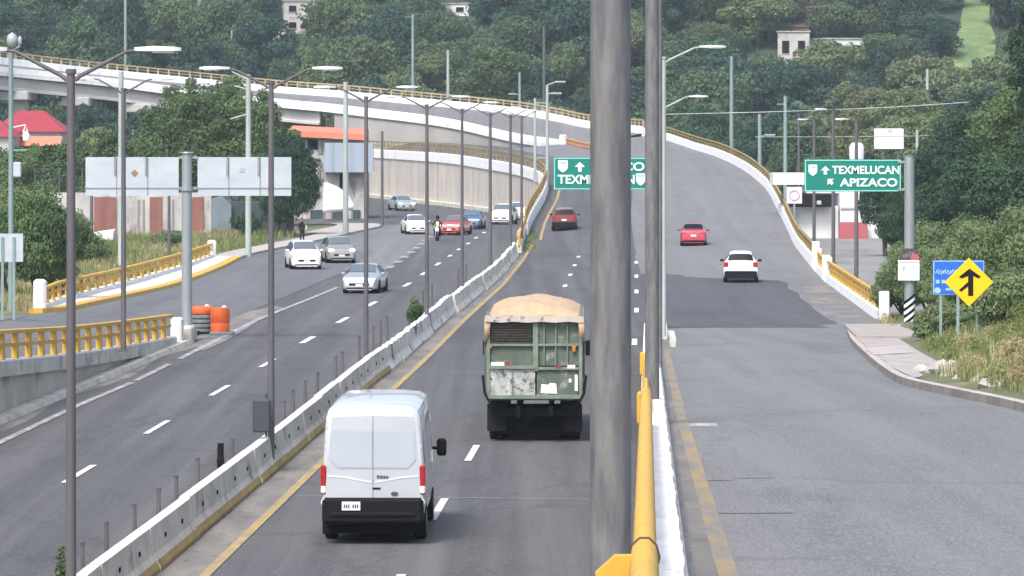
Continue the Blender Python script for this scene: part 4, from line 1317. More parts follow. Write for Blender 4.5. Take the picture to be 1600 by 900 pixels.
# flared stake arms, wheels, chassis, cab
for sx in (-1, 1):
    b = MB(); b.tube([(sx * 1.16, -.1, 1.05), (sx * 1.28, -.12, 1.3), (sx * 1.33, -.12, 1.75)], .035, 6); b.build('side_arm', M['black'], trk)
    for xo in (1.06, .78):
        wheel(trk, sx * xo, 1.4, .5, .25); wheel(trk, sx * xo, 2.65, .5, .25)
    wheel(trk, sx * 1.0, 7.4, .5, .26)
    b = MB(); b.cbox((sx * .98, .52, .62), (.5, .03, .72), .01); b.build('mud_flap', M['tyre'], trk)
    b = MB(); b.tube([(sx * 1.15, 7.9, 2.15), (sx * 1.42, 7.85, 2.2)], .025, 6); b.cbox((sx * 1.42, 7.8, 2.02), (.2, .1, .42), .03); b.build('side_mirror', M['black'], trk)
b = MB(); b.box((-.42, 4.0, .8), (.12, 8.4, .26)); b.box((.42, 4.0, .8), (.12, 8.4, .26)); b.tube([(-.95, 1.4, .5), (.95, 1.4, .5)], .11, 8); b.lathe((0, 1.4, .5), [(.05, -.3), (.24, -.12), (.24, .12), (.05, .3)], 12, 0, 'Y'); b.tube([(-.95, 2.65, .5), (.95, 2.65, .5)], .11, 8); b.box((0, .3, .78), (2.2, .16, .2)); b.box((0, .75, .56), (2.3, .04, .8)); b.build('chassis_and_shade_board', M['dark'], trk)  # includes a full-width dark board added to stand for shade underneath
b = MB(); b.cbox((0, 7.5, 1.75), (2.3, 1.7, 1.9), .15); b.cbox((0, 8.7, 1.25), (1.7, 1.1, 1.0), .15); b.build('cab', paint('cab_green', (.08, .15, .11), .5), trk)
b = MB(); b.box((0, 6.63, 2.2), (1.4, .03, .5)); b.build('cab_window', M['glass'], trk)


# ================================================================ PEOPLE
def skin_body(name, joints, edges, radii, m, parent, loc=None, sub=2):
    me = bpy.data.meshes.new(name)
    me.from_pydata([V(p) for p in joints], edges, [])
    me.materials.append(m)
    o = bpy.data.objects.new(name, me); COL.objects.link(o); o.parent = parent
    sk = o.modifiers.new('skin', 'SKIN'); sk.use_smooth_shade = True
    for i, r in enumerate(radii): me.skin_vertices[0].data[i].radius = r if isinstance(r, tuple) else (r, r)
    me.skin_vertices[0].data[0].use_root = True
    s = o.modifiers.new('sub', 'SUBSURF'); s.levels = sub; s.render_levels = sub
    # turn the figure into plain mesh data
    dg = bpy.context.evaluated_depsgraph_get()
    nm = bpy.data.meshes.new_from_object(o.evaluated_get(dg))
    o.modifiers.clear(); o.data = nm
    nm.materials.clear(); nm.materials.append(m)
    return o


def head(parent, c, tilt=0.0, hair='dark', helmet=None):
    b = MB(); b.lathe((0, 0, 0), [(.01, -.125), (.05, -.11), (.068, -.06), (.078, 0), (.076, .05), (.058, .095), (.01, .115)], 14)
    b.v = [(x, y * 1.18, z) for x, y, z in b.v]
    b.cbox((0, -.1, -.015), (.022, .03, .04), .008)
    b.cbox((.083, 0, -.01), (.02, .035, .05), .006); b.cbox((-.083, 0, -.01), (.02, .035, .05), .006)
    o = b.build('head', M['skin'], parent, smooth=60); o.location = c
    b = MB()
    for sx in (-1, 1): b.lathe((sx * .03, -.092, .01), [(.002, -.008), (.011, -.004), (.011, .004), (.002, .008)], 8, 0, 'Y')
    b.box((0, -.086, -.062), (.045, .012, .01)); b.build('eyes_and_mouth', M['black'], o)
    b = MB(); b.lathe((0, .012, .018), [(.088, -.02 if not helmet else -.11), (.094, .04), (.075, .095), (.01, .122)] if not helmet else [(.11, -.11), (.135, -.03), (.132, .06), (.09, .13), (.01, .155)], 14)
    b.build('helmet' if helmet else 'hair', helmet or M['black'], o, smooth=60)
    return o


# person standing on the pavement at the left
q = G(472, 381, .16)
per = thing('person', 'person in dark clothes with a pale bag standing on the left pavement under the tree', 'person', q, .5)
J = [(0, 0, .92), (0, .01, 1.12), (0, .02, 1.34), (0, .01, 1.46), (0, -.01, 1.53), (.17, .02, 1.38), (.24, .03, 1.12), (.22, -.08, .88), (-.17, .02, 1.38), (-.24, .02, 1.12), (-.23, -.06, .88), (.09, 0, .88), (.1, -.02, .48), (.1, .02, .09), (.11, -.13, .04), (-.09, 0, .88), (-.11, -.01, .48), (-.12, .03, .09), (-.13, -.12, .04)]
Ed = [(0, 1), (1, 2), (2, 3), (3, 4), (2, 5), (5, 6), (6, 7), (2, 8), (8, 9), (9, 10), (0, 11), (11, 12), (12, 13), (13, 14), (0, 15), (15, 16), (16, 17), (17, 18)]
Rr = [(.15, .11), (.14, .10), (.16, .11), (.06, .06), .05, .065, .05, .035, .065, .05, .035, .095, .07, .05, .04, .095, .07, .05, .04]
skin_body('body', J, Ed, Rr, M['cloth_dark'], per)
head(per, (0, -.02, 1.65))
def hand(parent, c, sx):
    o = skin_body('hand', [(0, 0, 0), (0, -.005, -.07), (.025, -.01, -.14), (.028, -.03, -.17), (.008, -.01, -.15), (.01, -.035, -.18), (-.010, -.01, -.145), (-.01, -.033, -.175), (-.027, -.01, -.125), (-.028, -.028, -.15), (.035 * sx, -.02, -.04), (.042 * sx, -.045, -.075)], [(0, 1), (1, 2), (2, 3), (1, 4), (4, 5), (1, 6), (6, 7), (1, 8), (8, 9), (0, 10), (10, 11)], [.03, .032, .009, .008, .01, .008, .01, .008, .009, .007, .011, .009], M['skin'], parent, sub=1)
    o.location = c
hand(per, (.22, -.08, .87), -1); hand(per, (-.23, -.06, .87), 1)
b = MB(); b.cbox((.30, -.06, 1.05), (.14, .26, .34), .04); b.tube([(.27, -.06, 1.2), (.15, -.02, 1.42), (0, .1, 1.3)], .015, 6); tag(b.build('bag', M['house']), 'pale shoulder bag hung on the person under the tree', 'bag').location = q

# motorcycle and rider
q = G(683.5, 376)
mo = thing('motorcycle', 'dark motorcycle coming forward between the pale sedan and the faded red sedan', 'motorcycle', q, math.radians(180 - 4))
for y, nm in ((.68, 'front_wheel'), (-.62, 'rear_wheel')):
    b = MB(); b.lathe((0, y, .3), [(.21, -.05), (.29, -.06), (.31, 0), (.29, .06), (.21, .05)], 20, 0, 'X'); w_ = b.build(nm, M['tyre'], mo, smooth=40)
    b = MB(); b.lathe((0, y, .3), [(.215, -.03), (.2, .0), (.215, .03)], 14, 0, 'X'); b.lathe((0, y, .3), [(.05, -.08), (.05, .08)], 8, 0, 'X')
    for k in range(5): a = k * PI / 2.5; b.tube([(0, y, .3), (0, y + .21 * math.cos(a), .3 + .21 * math.sin(a))], .012, 5)
    b.build('rim', M['rim'], w_)
b = MB(); b.tube([(.08, .68, .3), (.08, .46, .9)], .025, 6); b.tube([(-.08, .68, .3), (-.08, .46, .9)], .025, 6); b.tube([(-.36, .3, 1.02), (-.12, .44, .98), (.12, .44, .98), (.36, .3, 1.02)], .018, 6); b.build('fork_and_handlebar', M['chrome'], mo)
b = MB(); b.cbox((0, .05, .48), (.3, .55, .36), .06); b.tube([(.14, .0, .32), (.16, -.8, .36)], .045, 8); b.build('engine', M['dark'], mo)
b = MB(); b.cbox((0, .22, .83), (.28, .5, .22), .09); b.build('fuel_tank', paint('bike_black', (.02, .02, .025)), mo)
b = MB(); b.cbox((0, -.32, .80), (.26, .75, .1), .04); b.build('seat', M['black'], mo)
b = MB(); b.lathe((0, .56, .84), [(.01, -.07), (.09, -.02), (.10, .05), (.085, .07), (.01, .08)], 14, 0, 'Y'); b.build('headlight', M['lit_lamp'], mo)
b = MB(); b.cbox((0, .66, .63), (.14, .36, .04), .015); b.build('mudguard', paint('bike_black', None), mo)
for sx in (-1, 1):
    b = MB(); b.tube([(sx * .28, .34, 1.0), (sx * .34, .3, 1.18)], .01, 5); b.cbox((sx * .35, .3, 1.2), (.12, .02, .08), .01); b.build('mirror', M['black'], mo)
rd = thing('person', 'motorcycle rider in dark jacket, bright green vest and dark helmet', 'person', q, math.radians(-4))
J = [(0, .3, .92), (0, .26, 1.12), (0, .2, 1.34), (0, .16, 1.44), (0, .12, 1.5), (.18, .18, 1.36), (.29, .0, 1.14), (.33, -.28, 1.04), (-.18, .18, 1.36), (-.29, .0, 1.14), (-.33, -.28, 1.04), (.11, .22, .88), (.22, -.16, .78), (.2, .08, .36), (.2, -.06, .3), (-.11, .22, .88), (-.22, -.16, .78), (-.2, .08, .36), (-.2, -.06, .3)]
skin_body('body', J, Ed, Rr, M['cloth_dark'], rd)
head(rd, (0, .1, 1.62), helmet=M['black'])
hand(rd, (.33, -.28, 1.06), -1); hand(rd, (-.33, -.28, 1.06), 1)
b = MB(); b.loft([[(-.15, .06, .98), (.15, .06, .98), (.15, .36, .98), (-.15, .36, .98)], [(-.19, .02, 1.2), (.19, .02, 1.2), (.19, .34, 1.2), (-.19, .34, 1.2)], [(-.19, .02, 1.38), (.19, .02, 1.38), (.19, .3, 1.38), (-.19, .3, 1.38)], [(-.09, .08, 1.45), (.09, .08, 1.45), (.09, .24, 1.45), (-.09, .24, 1.45)]]); b.v = [(x * .55, y, .98 + (z - .98) * .8) for x, y, z in b.v]; b.build('vest', M['hiviz'], rd, smooth=50)
# ================================================================ POLES AND LAMPS
def lamp_post(label, base, H, arms, r0=.09, r1=.055, m='pole_dark', head_l=.95, alen=1.9, rise=.45, group=None, cat='street lamp', plain_base=True, rz=0.0, fork=True):
    t = thing('street_lamp', label, cat, base, rz, group)
    b = MB(); b.tube([(0, 0, 0), (0, 0, H)], [r0, r1], 10)
    if plain_base: b.box((0, 0, .02), (r0 * 3.4, r0 * 3.4, .04))
    b.tube([(0, 0, H - .02), (0, 0, H + .05)], [r1 * 1.3, r1 * 1.3], 10)
    b.build('pole', M[m], t, smooth=40)
    for sx in arms:
        b = MB()
        b.tube([(sx * r1, 0, H - .12), (sx * alen * .12, 0, H - .05), (sx * alen * .55, 0, H + rise * .68), (sx * alen * .68, 0, H + rise * .93), (sx * alen * .8, 0, H + rise)], [.036, .034, .03, .026, .025], 7)
        b.build('arm', M[m], t, smooth=50)
        x = sx * (alen * .78 + head_l * .5); z = H + rise + .02
        b = MB()
        b.loft([[(x - sx * head_l * .5, -.05, z - .03), (x - sx * head_l * .5, .05, z - .03), (x - sx * head_l * .5, .05, z + .025), (x - sx * head_l * .5, -.05, z + .025)], [(x - sx * head_l * .1, -.11, z - .035), (x - sx * head_l * .1, .11, z - .035), (x - sx * head_l * .1, .07, z + .045), (x - sx * head_l * .1, -.07, z + .045)], [(x + sx * head_l * .35, -.11, z - .035), (x + sx * head_l * .35, .11, z - .035), (x + sx * head_l * .35, .07, z + .035), (x + sx * head_l * .35, -.07, z + .035)], [(x + sx * head_l * .5, -.07, z - .03), (x + sx * head_l * .5, .07, z - .03), (x + sx * head_l * .5, .05, z + .02), (x + sx * head_l * .5, -.05, z + .02)]])
        h_ = b.build('lamp_head', M['lamp_head'], t, smooth=40)
        b = MB(); b.cbox((x + sx * head_l * .12, 0, z - .045), (head_l * .48, .16, .04), .015); b.build('lens', M['lamp_lens'], h_)
    return t


def med_x(d): return interp(MEDIAN, d)[0]

G1 = 'double-armed street lamps along the median barrier'
ordn = [(62.0, 'tall double-armed street lamp at the lower left, nearest on the median'), (95.5, 'double-armed street lamp with a grey box at its foot, behind the white van'),
        (130.5, 'double-armed street lamp standing in front of the silver sedan'), (157.5, 'double-armed street lamp beside a small bush on the median barrier'), (185.5, 'double-armed street lamp in front of the faded red sedan'),
        (217, 'double-armed street lamp between the blue sedan and the white SUV'), (246, 'far double-armed street lamp just left of the white SUV by the curved wall'), (273, 'farthest small street lamp at the start of the curved wall')]
tops = [(113, 113), (425, 130), (572, 153), (667, 165), (722, 172), (766, 178), (797.6, 181), (815, 182)]
for (d, lab), (tx, ty) in zip(ordn, tops):
    x = (tx - 800) * d / 6300 
    H = HC - (ty - HY) * d / 6300 
    lamp_post(lab, (x - (.0 if d > 100 else .02), d, 0), H, (-1, 1), .085 if d < 200 else .1, .062 if d < 200 else .08, group=G1, alen=1.25, rise=.34, head_l=.72)
# box hung low on the second post
b = MB(); b.cbox((0, 0, 0), (.42, .3, .78), .04); b.tube([(.1, .1, -.5), (.1, .1, .5)], .03, 6)
o = b.build('control_box', mat('box_grey', (.05, .055, .065), rough=.6)); o.location = (D(409, 662, 95.0).x, 95.0, 1.35)
tag(o, 'dark grey control box strapped low on the second median lamp post', 'box')
b = MB(); b.tube([(0, 0, 0), (0, 0, 1.25)], .07, 7); b.cbox((0, 0, .85), (.16, .2, .2), .03)
o = b.build('post_stub', M['black']); o.location = (-6.36, 88, 0); tag(o, 'short black post stub behind the near median barrier', 'post')

# lamp on the exit ramp's wall
q = D(194, 540, 133)
x = (193 - 800) * 133 / 6300
lamp_post('double-armed street lamp on the exit ramp wall left of the big sign back', (x, 133, .72), HC - (140 - 195) * 133 / 6300 - .72, (-1, 1), .09, .07, alen=1.2, rise=.35, head_l=.8)

# the big poles on the divider
def div_pole(label, d, cx, wpx, top=None, arm=False, m='pole_near', taper=.94, **k):
    x = (cx - 800) * d / 6300
    r = wpx * d / 6300 / 2
    z0 = zramp(d) + .3
    H = (9.3 if top is None else HC - (top - HY) * d / 6300 - z0)
    return lamp_post(label, (x, d, z0), H, (1,) if arm else (1,), r, r * taper, m, group='lamp poles along the divider', **k)
div_pole('thick grey lamp pole filling the middle foreground, nearest to the camera', 22, 954, 66, alen=1.8)
div_pole('second grey lamp pole on the divider, rising from the end of the yellow railing', 64, 1019, 23, m='pole_near')
div_pole('slim lamp pole tucked directly behind the second grey pole', 86, 1030.5, 9, m='pole_near')
div_pole('third lamp pole on the divider with a white lamp head seen against the trees', 120, 1037, 8, top=91, m='pole_pale', alen=1.35, rise=.33, head_l=.8)
div_pole('fourth lamp pole on the divider with the lower white lamp head', 150, 1035, 7, top=165, m='pole_pale', alen=1.25, rise=.33, head_l=.72)

# street lamps along the side street on the right
for (px, top, base_d, side, lab) in ((1338, 188, 209, -1, 'grey street lamp at the side street, nearest and tallest below the white tank'), (1302, 172, 239, -1, 'grey street lamp on the side street passing behind the middle of the green sign'), (1272, 188, 269, -1, 'grey street lamp on the side street with a lamp head above the sign corner'), (1248, 178, 329, 0, 'farthest bare grey pole on the side street left of the black shop sign')):
    x = (px - 800) * base_d / 6300
    lamp_post(lab, (x, base_d, 0), HC - (top - HY) * base_d / 6300, (side,) if side else (), .12, .09, alen=.5, rise=.05, head_l=.7, group='street lamps along the side street')


def plain_pole(label, px, top, d, zbase, wpx, m, name='utility_pole', cat='pole', arms=(), group=None, cap=False):
    x = (px - 800) * d / 6300
    zt = HC - (top - HY) * d / 6300
    r = wpx * d / 6300 / 2
    t = thing(name, label, cat, (x, d, zbase), 0, group)
    b = MB(); b.tube([(0, 0, 0), (0, 0, zt - zbase)], [r * 1.12, r * .88], 9); b.build('pole', M[m], t, smooth=40)
    for (ax0, ay0, ax1, ay1, lampy) in arms:
        b = MB(); p0 = D(ax0, ay0, d) - V((x, d, zbase)); p1 = D(ax1, ay1, d) - V((x, d, zbase))
        b.tube([p0, p1], .05, 6); b.build('arm', M[m], t, smooth=40)
        if lampy:
            b = MB(); sx = 1 if ax1 > ax0 else -1
            b.cbox(p1 + V((sx * .4, 0, 0)), (.95, .3, .16), .05); b.build('lamp_head', M['lamp_head'], t)
    return t

plain_pole('tall pale green mast on the viaduct with a small box at its top', 645, 22, 479, 10.4, 4.5, 'pole_green', arms=((645, 26, 632, 27, False),))
o = plain_pole('tan pole behind the viaduct left of the round tree', 700, 78, 484, 6, 5, 'pole_pale')
plain_pole('green mast behind the viaduct right of the round tree', 812, 113, 474, 8, 4.5, 'pole_green', arms=((812, 148, 806, 147, True),))
plain_pole('brown bare trunk-like pole against the hill trees', 850, 42, 486, 6, 4.5, 'pole_dark')
plain_pole('pale lamp pole on the curved wall, the right one of a pair', 855, 133, 343, 2.6, 5, 'pole_pale', arms=((855, 133, 868, 128, True), (855, 147, 862, 146, True)))
plain_pole('pale lamp pole on the curved wall, the left one of a pair', 836, 153, 352, 3.2, 4.5, 'pole_pale', arms=((836, 161, 855, 161, False), (836, 247, 854, 247, False)))
plain_pole('pale green pole standing behind the right flyover parapet', 1143, 88, 380, 4.9, 6, 'pole_green')
plain_pole('short green pole behind the bend of the right flyover railing', 1187, 178, 352, 3.9, 6, 'pole_green', arms=((1187, 214, 1196, 211, True),))
plain_pole('pale green pole at the outside of the flyover bend left of the sign', 1227, 150, 312, 0, 6, 'pole_green', arms=((1228, 163, 1214, 163, False),))
plain_pole('pale utility pole behind the green sign post at the right', 1433, 203, 300, 0, 5, 'pole_pale')
plain_pole('pale utility pole standing among the dark trees at the right', 1485, 207, 290, 0, 6, 'pole_pale')
plain_pole('pale concrete utility pole between the two big sign backs and the wall', 388, 116, 250, 0, 9, 'pole_pale', arms=((388, 124, 362, 112, False), (388, 178, 360, 186, False), (388, 140, 366, 134, False)))
plain_pole('pale concrete utility pole seen behind the left half of the big sign back', 189, 112, 225, .1, 9, 'pole_pale')
plain_pole('pale grey concrete pole in front of the building with the orange roof', 540, 128, 300, .1, 8.5, 'pole_pale')
plain_pole('thin dark pole on the left pavement at the bend below the panel wall', 597, 205, 322, .1, 4.5, 'pole_dark')
plain_pole('thin dark pole in the weeds behind the left sign back', 143, 240, 240, .1, 5, 'pole_dark')
plain_pole('thin dark pole in the weeds below the sign back', 264, 305, 235, .1, 5, 'pole_dark')
plain_pole('small pale pole high among the trees of the right hillside', 1449, 108, 500, 6, 5, 'pole_pale')
plain_pole('pale pole high on the hillside at the left', 362, 48, 560, 8, 4, 'pole_pale')
plain_pole('pale green hill pole above the left street lamp', 196, -10, 520, 4, 5, 'pole_green')
t = plain_pole('pale green pole with a white globe lamp and a white box at the left edge', 17, 78, 158, .9, 8, 'pole_green')
t['category'] = 'pole'
def rel(px, py, d=158): return D(px, py, d) - V(t.location)
b = MB(); b.lathe(rel(19, 61), [(.02, -.34), (.18, -.26), (.22, -.05), (.18, .15), (.02, .26)], 14); b.build('globe_lamp', M['lamp_head'], t, smooth=60)
b = MB(); b.lathe(rel(31, 64), [(.02, -.2), (.08, -.12), (.09, .1), (.02, .2)], 10); b.tube([rel(18, 80), rel(31, 72)], .04, 6); b.build('small_lamp', M['lamp_head'], t, smooth=60)
b = MB(); b.cbox(rel(27, 265), (.3, .2, .58), .03); b.build('meter_box', M['sign_back'], t)
b = MB(); b.tube([rel(8, 235), rel(42, 235)], .035, 6); b.build('bracket', M['pole_green'], t)
b = MB(); b.tube([rel(36, 208), rel(40, 195), rel(43, 205)], .03, 6); b.tube([rel(17, 200), rel(40, 195)], .025, 6); b.lathe(rel(41, 213), [(.02, -.2), (.13, -.16), (.15, .04), (.06, .18), (.02, .2)], 12); b.build('hanging_lamp', M['sign_white'], t, smooth=60)

# overhead cables
for pts, r, lab in (([D(1030, 179, 300), D(1230, 174, 290), D(1420, 166, 280), D(1640, 150, 270)], .032, 'pale thick overhead cable sagging across the right trees'), ([D(1180, 214, 330), D(1400, 213, 310), D(1650, 207, 290)], .025, 'thin lower overhead cable at the right')):
    b = MB(); b.tube(smooth_path(pts, 6), r, 6); tag(b.build('overhead_cable', M['pole_pale'], smooth=60), lab, 'cable')


# ================================================================ SIGNS
def shield(parent, cx, cz, w, h, y=-.02):
    pts = [(-.5, .5), (.5, .5), (.5, -.15), (.28, -.36), (0, -.5), (-.28, -.36), (-.5, -.15)]
    b = MB(); b.prism([(cx + x * w, cz + z * h) for x, z in reversed(pts)], y - .004, y); o = b.build('route_shield', M['sign_white'], parent)
    b = MB(); b.prism([(cx - .42 * w, cz + .18 * h), (cx + .42 * w, cz + .18 * h), (cx + .42 * w, cz + .43 * h), (cx - .42 * w, cz + .43 * h)], y - .008, y - .004); b.build('shield_band', M['sign_back'], o)


def arrow(parent, cx, cz, s, rot=0.0, y=-.02, m='sign_white', name='arrow', stem=.5):
    pts = [(0, .5), (.5, .02), (.17, .02), (.17, -stem), (-.17, -stem), (-.17, .02), (-.5, .02)]
    c_, s_ = math.cos(rot), math.sin(rot)
    b = MB(); b.prism([(cx + (x * c_ - z * s_) * s, cz + (x * s_ + z * c_) * s) for x, z in pts], y - .004, y); b.build(name, M[m], parent)


def green_panel(t, w, h, z0, x0):
    b = MB(); b.box((x0 + w / 2, .02, z0 + h / 2), (w, .05, h)); b.build('panel', M['green_sign'], t)
    b = MB(); e = .035
    for (cx, cz, sx, sz) in ((x0 + w / 2, z0 + e, w - .02, e), (x0 + w / 2, z0 + h - e, w - .02, e), (x0 + e, z0 + h / 2, e, h - .1), (x0 + w - e, z0 + h / 2, e, h - .1)): b.box((cx, -.008, cz), (sx, .01, sz))
    b.build('border', M['sign_edge'], t)


# the right one
d = 148.0; s_ = 6300 / d
bz = zramp(d) + .2
t = thing('road_sign', 'green direction sign reading TEXMELUCAN and APIZACO on a thick post at the right', 'road sign', ((1421 - 800) / s_, d, bz))
lx = lambda px: (px - 1421) / s_
lz = lambda py: HC - (py - HY) / s_ - bz
b = MB(); b.tube([(0, 0, 0), (0, 0, lz(244))], [.19, .18], 14); b.tube([(0, 0, lz(244)), (0, 0, lz(243))], [.2, .2], 14); b.build('post', M['galv'], t, smooth=40)
b = MB()
for py in (253, 296): b.box((lx(1413), -.02, lz(py)), (.5, .09, .09))
b.box((lx(1414), -.0, lz(275)), (.06, .06, 1.1)); b.build('bracket', M['galv'], t)
green_panel(t, lx(1408) - lx(1257), lz(249) - lz(299.5), lz(299.5), lx(1257))
shield(t, lx(1270), lz(266), .32, .42); arrow(t, lx(1289.5), lz(266.5), .34, stem=.42)
text_on(t, 'TEXMELUCAN', lx(1300), lx(1405), lz(272), lz(259) - lz(272), M['sign_white'], bold=.024)
arrow(t, lx(1298), lz(284.5), .33, PI / 4, stem=.3)
text_on(t, 'APIZACO', lx(1312), lx(1402), lz(291.5), lz(278.5) - lz(291.5), M['sign_white'], bold=.028)
# things fixed on its post
ph = thing('poster', 'torn dark and red poster wrapped round the green sign post', 'poster', (0, 0, 0))
pxy = V(t.location)
b = MB(); b.lathe((pxy.x, pxy.y, 0), [(.215, bz + lz(420)), (.222, bz + lz(405)), (.215, bz + lz(388))], 14); b.build('sheet', mat('torn_poster', (.10, .075, .08), (.05, .05, .05), 3, .8, spots=(.42, .36, .36), sscale=5, slo=.55), ph)
b = MB(); b.box((pxy.x - .02, pxy.y - .235, bz + lz(404)), (.62, .012, lz(389) - lz(419))); b.build('board', bpy.data.materials['torn_poster'], ph)
b = MB(); b.lathe((pxy.x + .18, pxy.y - .25, bz + lz(403)), [(.16, 0), (.15, -.01), (.01, -.012)], 12, 0, 'Y'); b.build('red_figure', M['red_block'], ph)
wb = thing('notice_board', 'small white notice board strapped to the green sign post', 'notice', (pxy.x - .05, pxy.y - .26, bz + lz(439)))
b = MB(); b.box((0, 0, .4), (.78, .03, .74)); b.build('board', M['sign_white'], wb)
b = MB(); b.box((0, -.018, .70), (.74, .01, .05)); b.box((-.19, -.018, .48), (.1, .01, .16)); b.build('print', M['sign_back'], wb)
b = MB()
for k in range(5): b.box((.17, -.018, .2 + .09 * k), (.28, .01, .03))
b.build('print_lines', mat('faint_print', (.5, .55, .6)), wb)
# hazard stripes round the foot
hz_ = thing('hazard_sleeve', 'black and white diagonal striped sleeve round the foot of the green sign post', 'marker', (pxy.x, pxy.y, 0))
z0_, z1_ = bz + lz(518), bz + lz(464)
vs, fs, ms = [], [], []
nA, nZ = 24, 40
for j in range(nZ + 1):
    for k in range(nA + 1):
        a = 2 * PI * k / nA; zz = z0_ + (z1_ - z0_) * j / nZ
        vs.append((.205 * math.cos(a), .205 * math.sin(a), zz + .16 * math.cos(a)))
for j in range(nZ):
    for k in range(nA):
        o = j * (nA + 1) + k; fs.append((o, o + 1, o + nA + 2, o + nA + 1)); ms.append((j // 4) % 2)
b = MB(); b.add(vs, fs, ms); b.build('stripes', [M['sign_white'], M['black']], hz_, smooth=60)

# the one half hidden by the near pole
d = 151.0; s_ = 6300 / d
t = thing('road_sign', 'green direction sign reading MEXICO and TEXMELUCAN half hidden by the near pole', 'road sign', ((1022 - 800) / s_, d, zramp(d)))
lx = lambda px: (px - 1022) / s_
bz = zramp(d); lz = lambda py: HC - (py - HY) / s_ - bz
b = MB(); b.tube([(0, 0, 0), (0, 0, lz(240))], [.17, .16], 14); b.build('post', M['galv'], t, smooth=40)
b = MB()
for py in (253, 290): b.box((lx(1014), .06, lz(py)), (.5, .08, .08))
b.build('bracket', M['galv'], t)
green_panel(t, lx(1011) - lx(865), lz(246) - lz(296.5), lz(296.5), lx(865))
shield(t, lx(879.5), lz(260), .36, .46); arrow(t, lx(906), lz(261), .38, stem=.46)
text_on(t, 'MEXICO', lx(924), lx(1007), lz(267), lz(253.5) - lz(267), M['sign_white'], bold=.026)
text_on(t, 'TEXMELUCAN', lx(871.5), lx(991.5), lz(287.5), lz(273) - lz(287.5), M['sign_white'], bold=.024)
shield(t, lx(1001), lz(280.5), .34, .46)

# the big sign seen from behind, two boards on one post
d = 153.0; s_ = 6300 / d; bz = .05
t = thing('road_sign', 'big double-winged road sign seen from behind on one thick post at the left', 'road sign', ((292 - 800) / s_, d, bz))
lx = lambda px: (px - 292) / s_
lz = lambda py: HC - (py - HY) / s_ - bz
b = MB(); b.tube([(0, 0, 0), (0, 0, lz(239))], [.21, .19], 14); b.tube([(0, 0, lz(239)), (0, 0, lz(237.5))], [.26, .24], 14); b.tube([(0, 0, lz(298)), (0, 0, lz(292))], [.25, .25], 14); b.lathe((0, 0, 0), [(.42, 0), (.42, .04), (.25, .06)], 14); b.build('post', M['galv'], t, smooth=40)
for x0, x1 in ((133.5, 279), (308.5, 455)):
    b = MB(); b.box(((lx(x0) + lx(x1)) / 2, .06, (lz(245.5) + lz(306)) / 2), (lx(x1) - lx(x0), .04, lz(245.5) - lz(306))); pn = b.build('board', M['sign_back'], t)
    b = MB()
    for k in (1, 2):
        xk = lx(x0) + (lx(x1) - lx(x0)) * k / 3
        b.box((xk, .03, (lz(246) + lz(306)) / 2), (.03, .03, lz(246) - lz(306)))
    b.box(((lx(x0) + lx(x1)) / 2, .03, lz(294)), (lx(x1) - lx(x0), .03, .035)); b.build('board_seam', mat('sign_seam', (.22, .25, .27)) if 'sign_seam' not in bpy.data.materials else bpy.data.materials['sign_seam'], pn)
    b = MB()
    for k in (1, 2):
        xk = lx(x0) + (lx(x1) - lx(x0)) * k / 3
        b.box((xk - .06, -.0, lz(259)), (.07, .07, lz(246) - lz(273)))
    b.build('stiffener', M['galv'], pn)
    b = MB()
    xe = lx(x0) if x0 > 292 else lx(x1)
    for py in (246, 294): b.box((xe / 2 + .0, .02, lz(py)), (abs(xe), .1, .1))
    b.build('bracket', M['galv'], t)
b = MB(); b.prism([(lx(210) - .13, lz(270)), (lx(210), lz(270) - .13), (lx(210) + .13, lz(270)), (lx(210), lz(270) + .13)], .01, .035); b.build('maker_sticker', M['yellow_dull'], t)
b = MB(); b.box((lx(378), .03, lz(266)), (.18, .02, .14)); b.build('maker_mark', mat('grey_print', (.36, .40, .43)), t)

# merge warning diamond and the blue sign behind it
d = 105.0; s_ = 6300 / d
def sign_root(px, d, lab):
    return thing('road_sign', lab, 'road sign', ((px - 800) / (6300 / d), d, zramp(d) + .4))
t = sign_root(1497, d, 'yellow diamond merge sign with a black arrow joined by a side branch')
bz = t.location.z; lx = lambda px: (px - 1497) / s_
lz = lambda py: HC - (py - HY) / s_ - bz
b = MB(); b.box((0, .06, lz(470) / 2), (.075, .06, lz(440))); b.build('post', M['pole_green'], t)
cx, cz, R_ = lx(1514), lz(441), 38.2 / s_
b = MB(); b.prism([(cx - R_, cz), (cx, cz - R_), (cx + R_, cz), (cx, cz + R_)], 0, .02); b.build('panel', M['sign_yellow'], t, bevel=.01)
k = .01
ar = [(-.005, .33), (.20, .14), (.17, .09), (.065, .15), (.065, -.33), (-.03, -.33), (-.03, -.10), (-.16, -.23), (-.20, -.19), (-.03, .01), (-.03, .15), (-.15, .09), (-.20, .13)]
b = MB(); b.prism([(cx + .02 + x * 1.42, cz + z * 1.08) for x, z in reversed(ar)], -.008, 0); b.build('arrow', M['black'], t)
t = sign_root(1478, 112, 'blue service sign half hidden behind the yellow diamond sign')
s2 = 6300 / 112.0; bz = t.location.z; lx = lambda px: (px - 1478) / s2
lz = lambda py: HC - (py - HY) / s2 - bz
b = MB()
for px in (1470, 1527): b.box((lx(px), .05, lz(430) / 2), (.07, .06, lz(430)))
b.build('posts', M['pole_green'], t)
b = MB(); b.cbox(((lx(1458) + lx(1538)) / 2, .02, (lz(407) + lz(461)) / 2), (lx(1538) - lx(1458), .03, lz(407) - lz(461)), .012); b.build('panel', mat('sign_blue_edge', (.22, .38, .68)), t)
b = MB(); b.box(((lx(1460) + lx(1536)) / 2, .0, (lz(409) + lz(459)) / 2), (lx(1536) - lx(1460), .012, lz(409) - lz(459))); b.build('blue_field', M['sign_blue'], t)
b = MB()
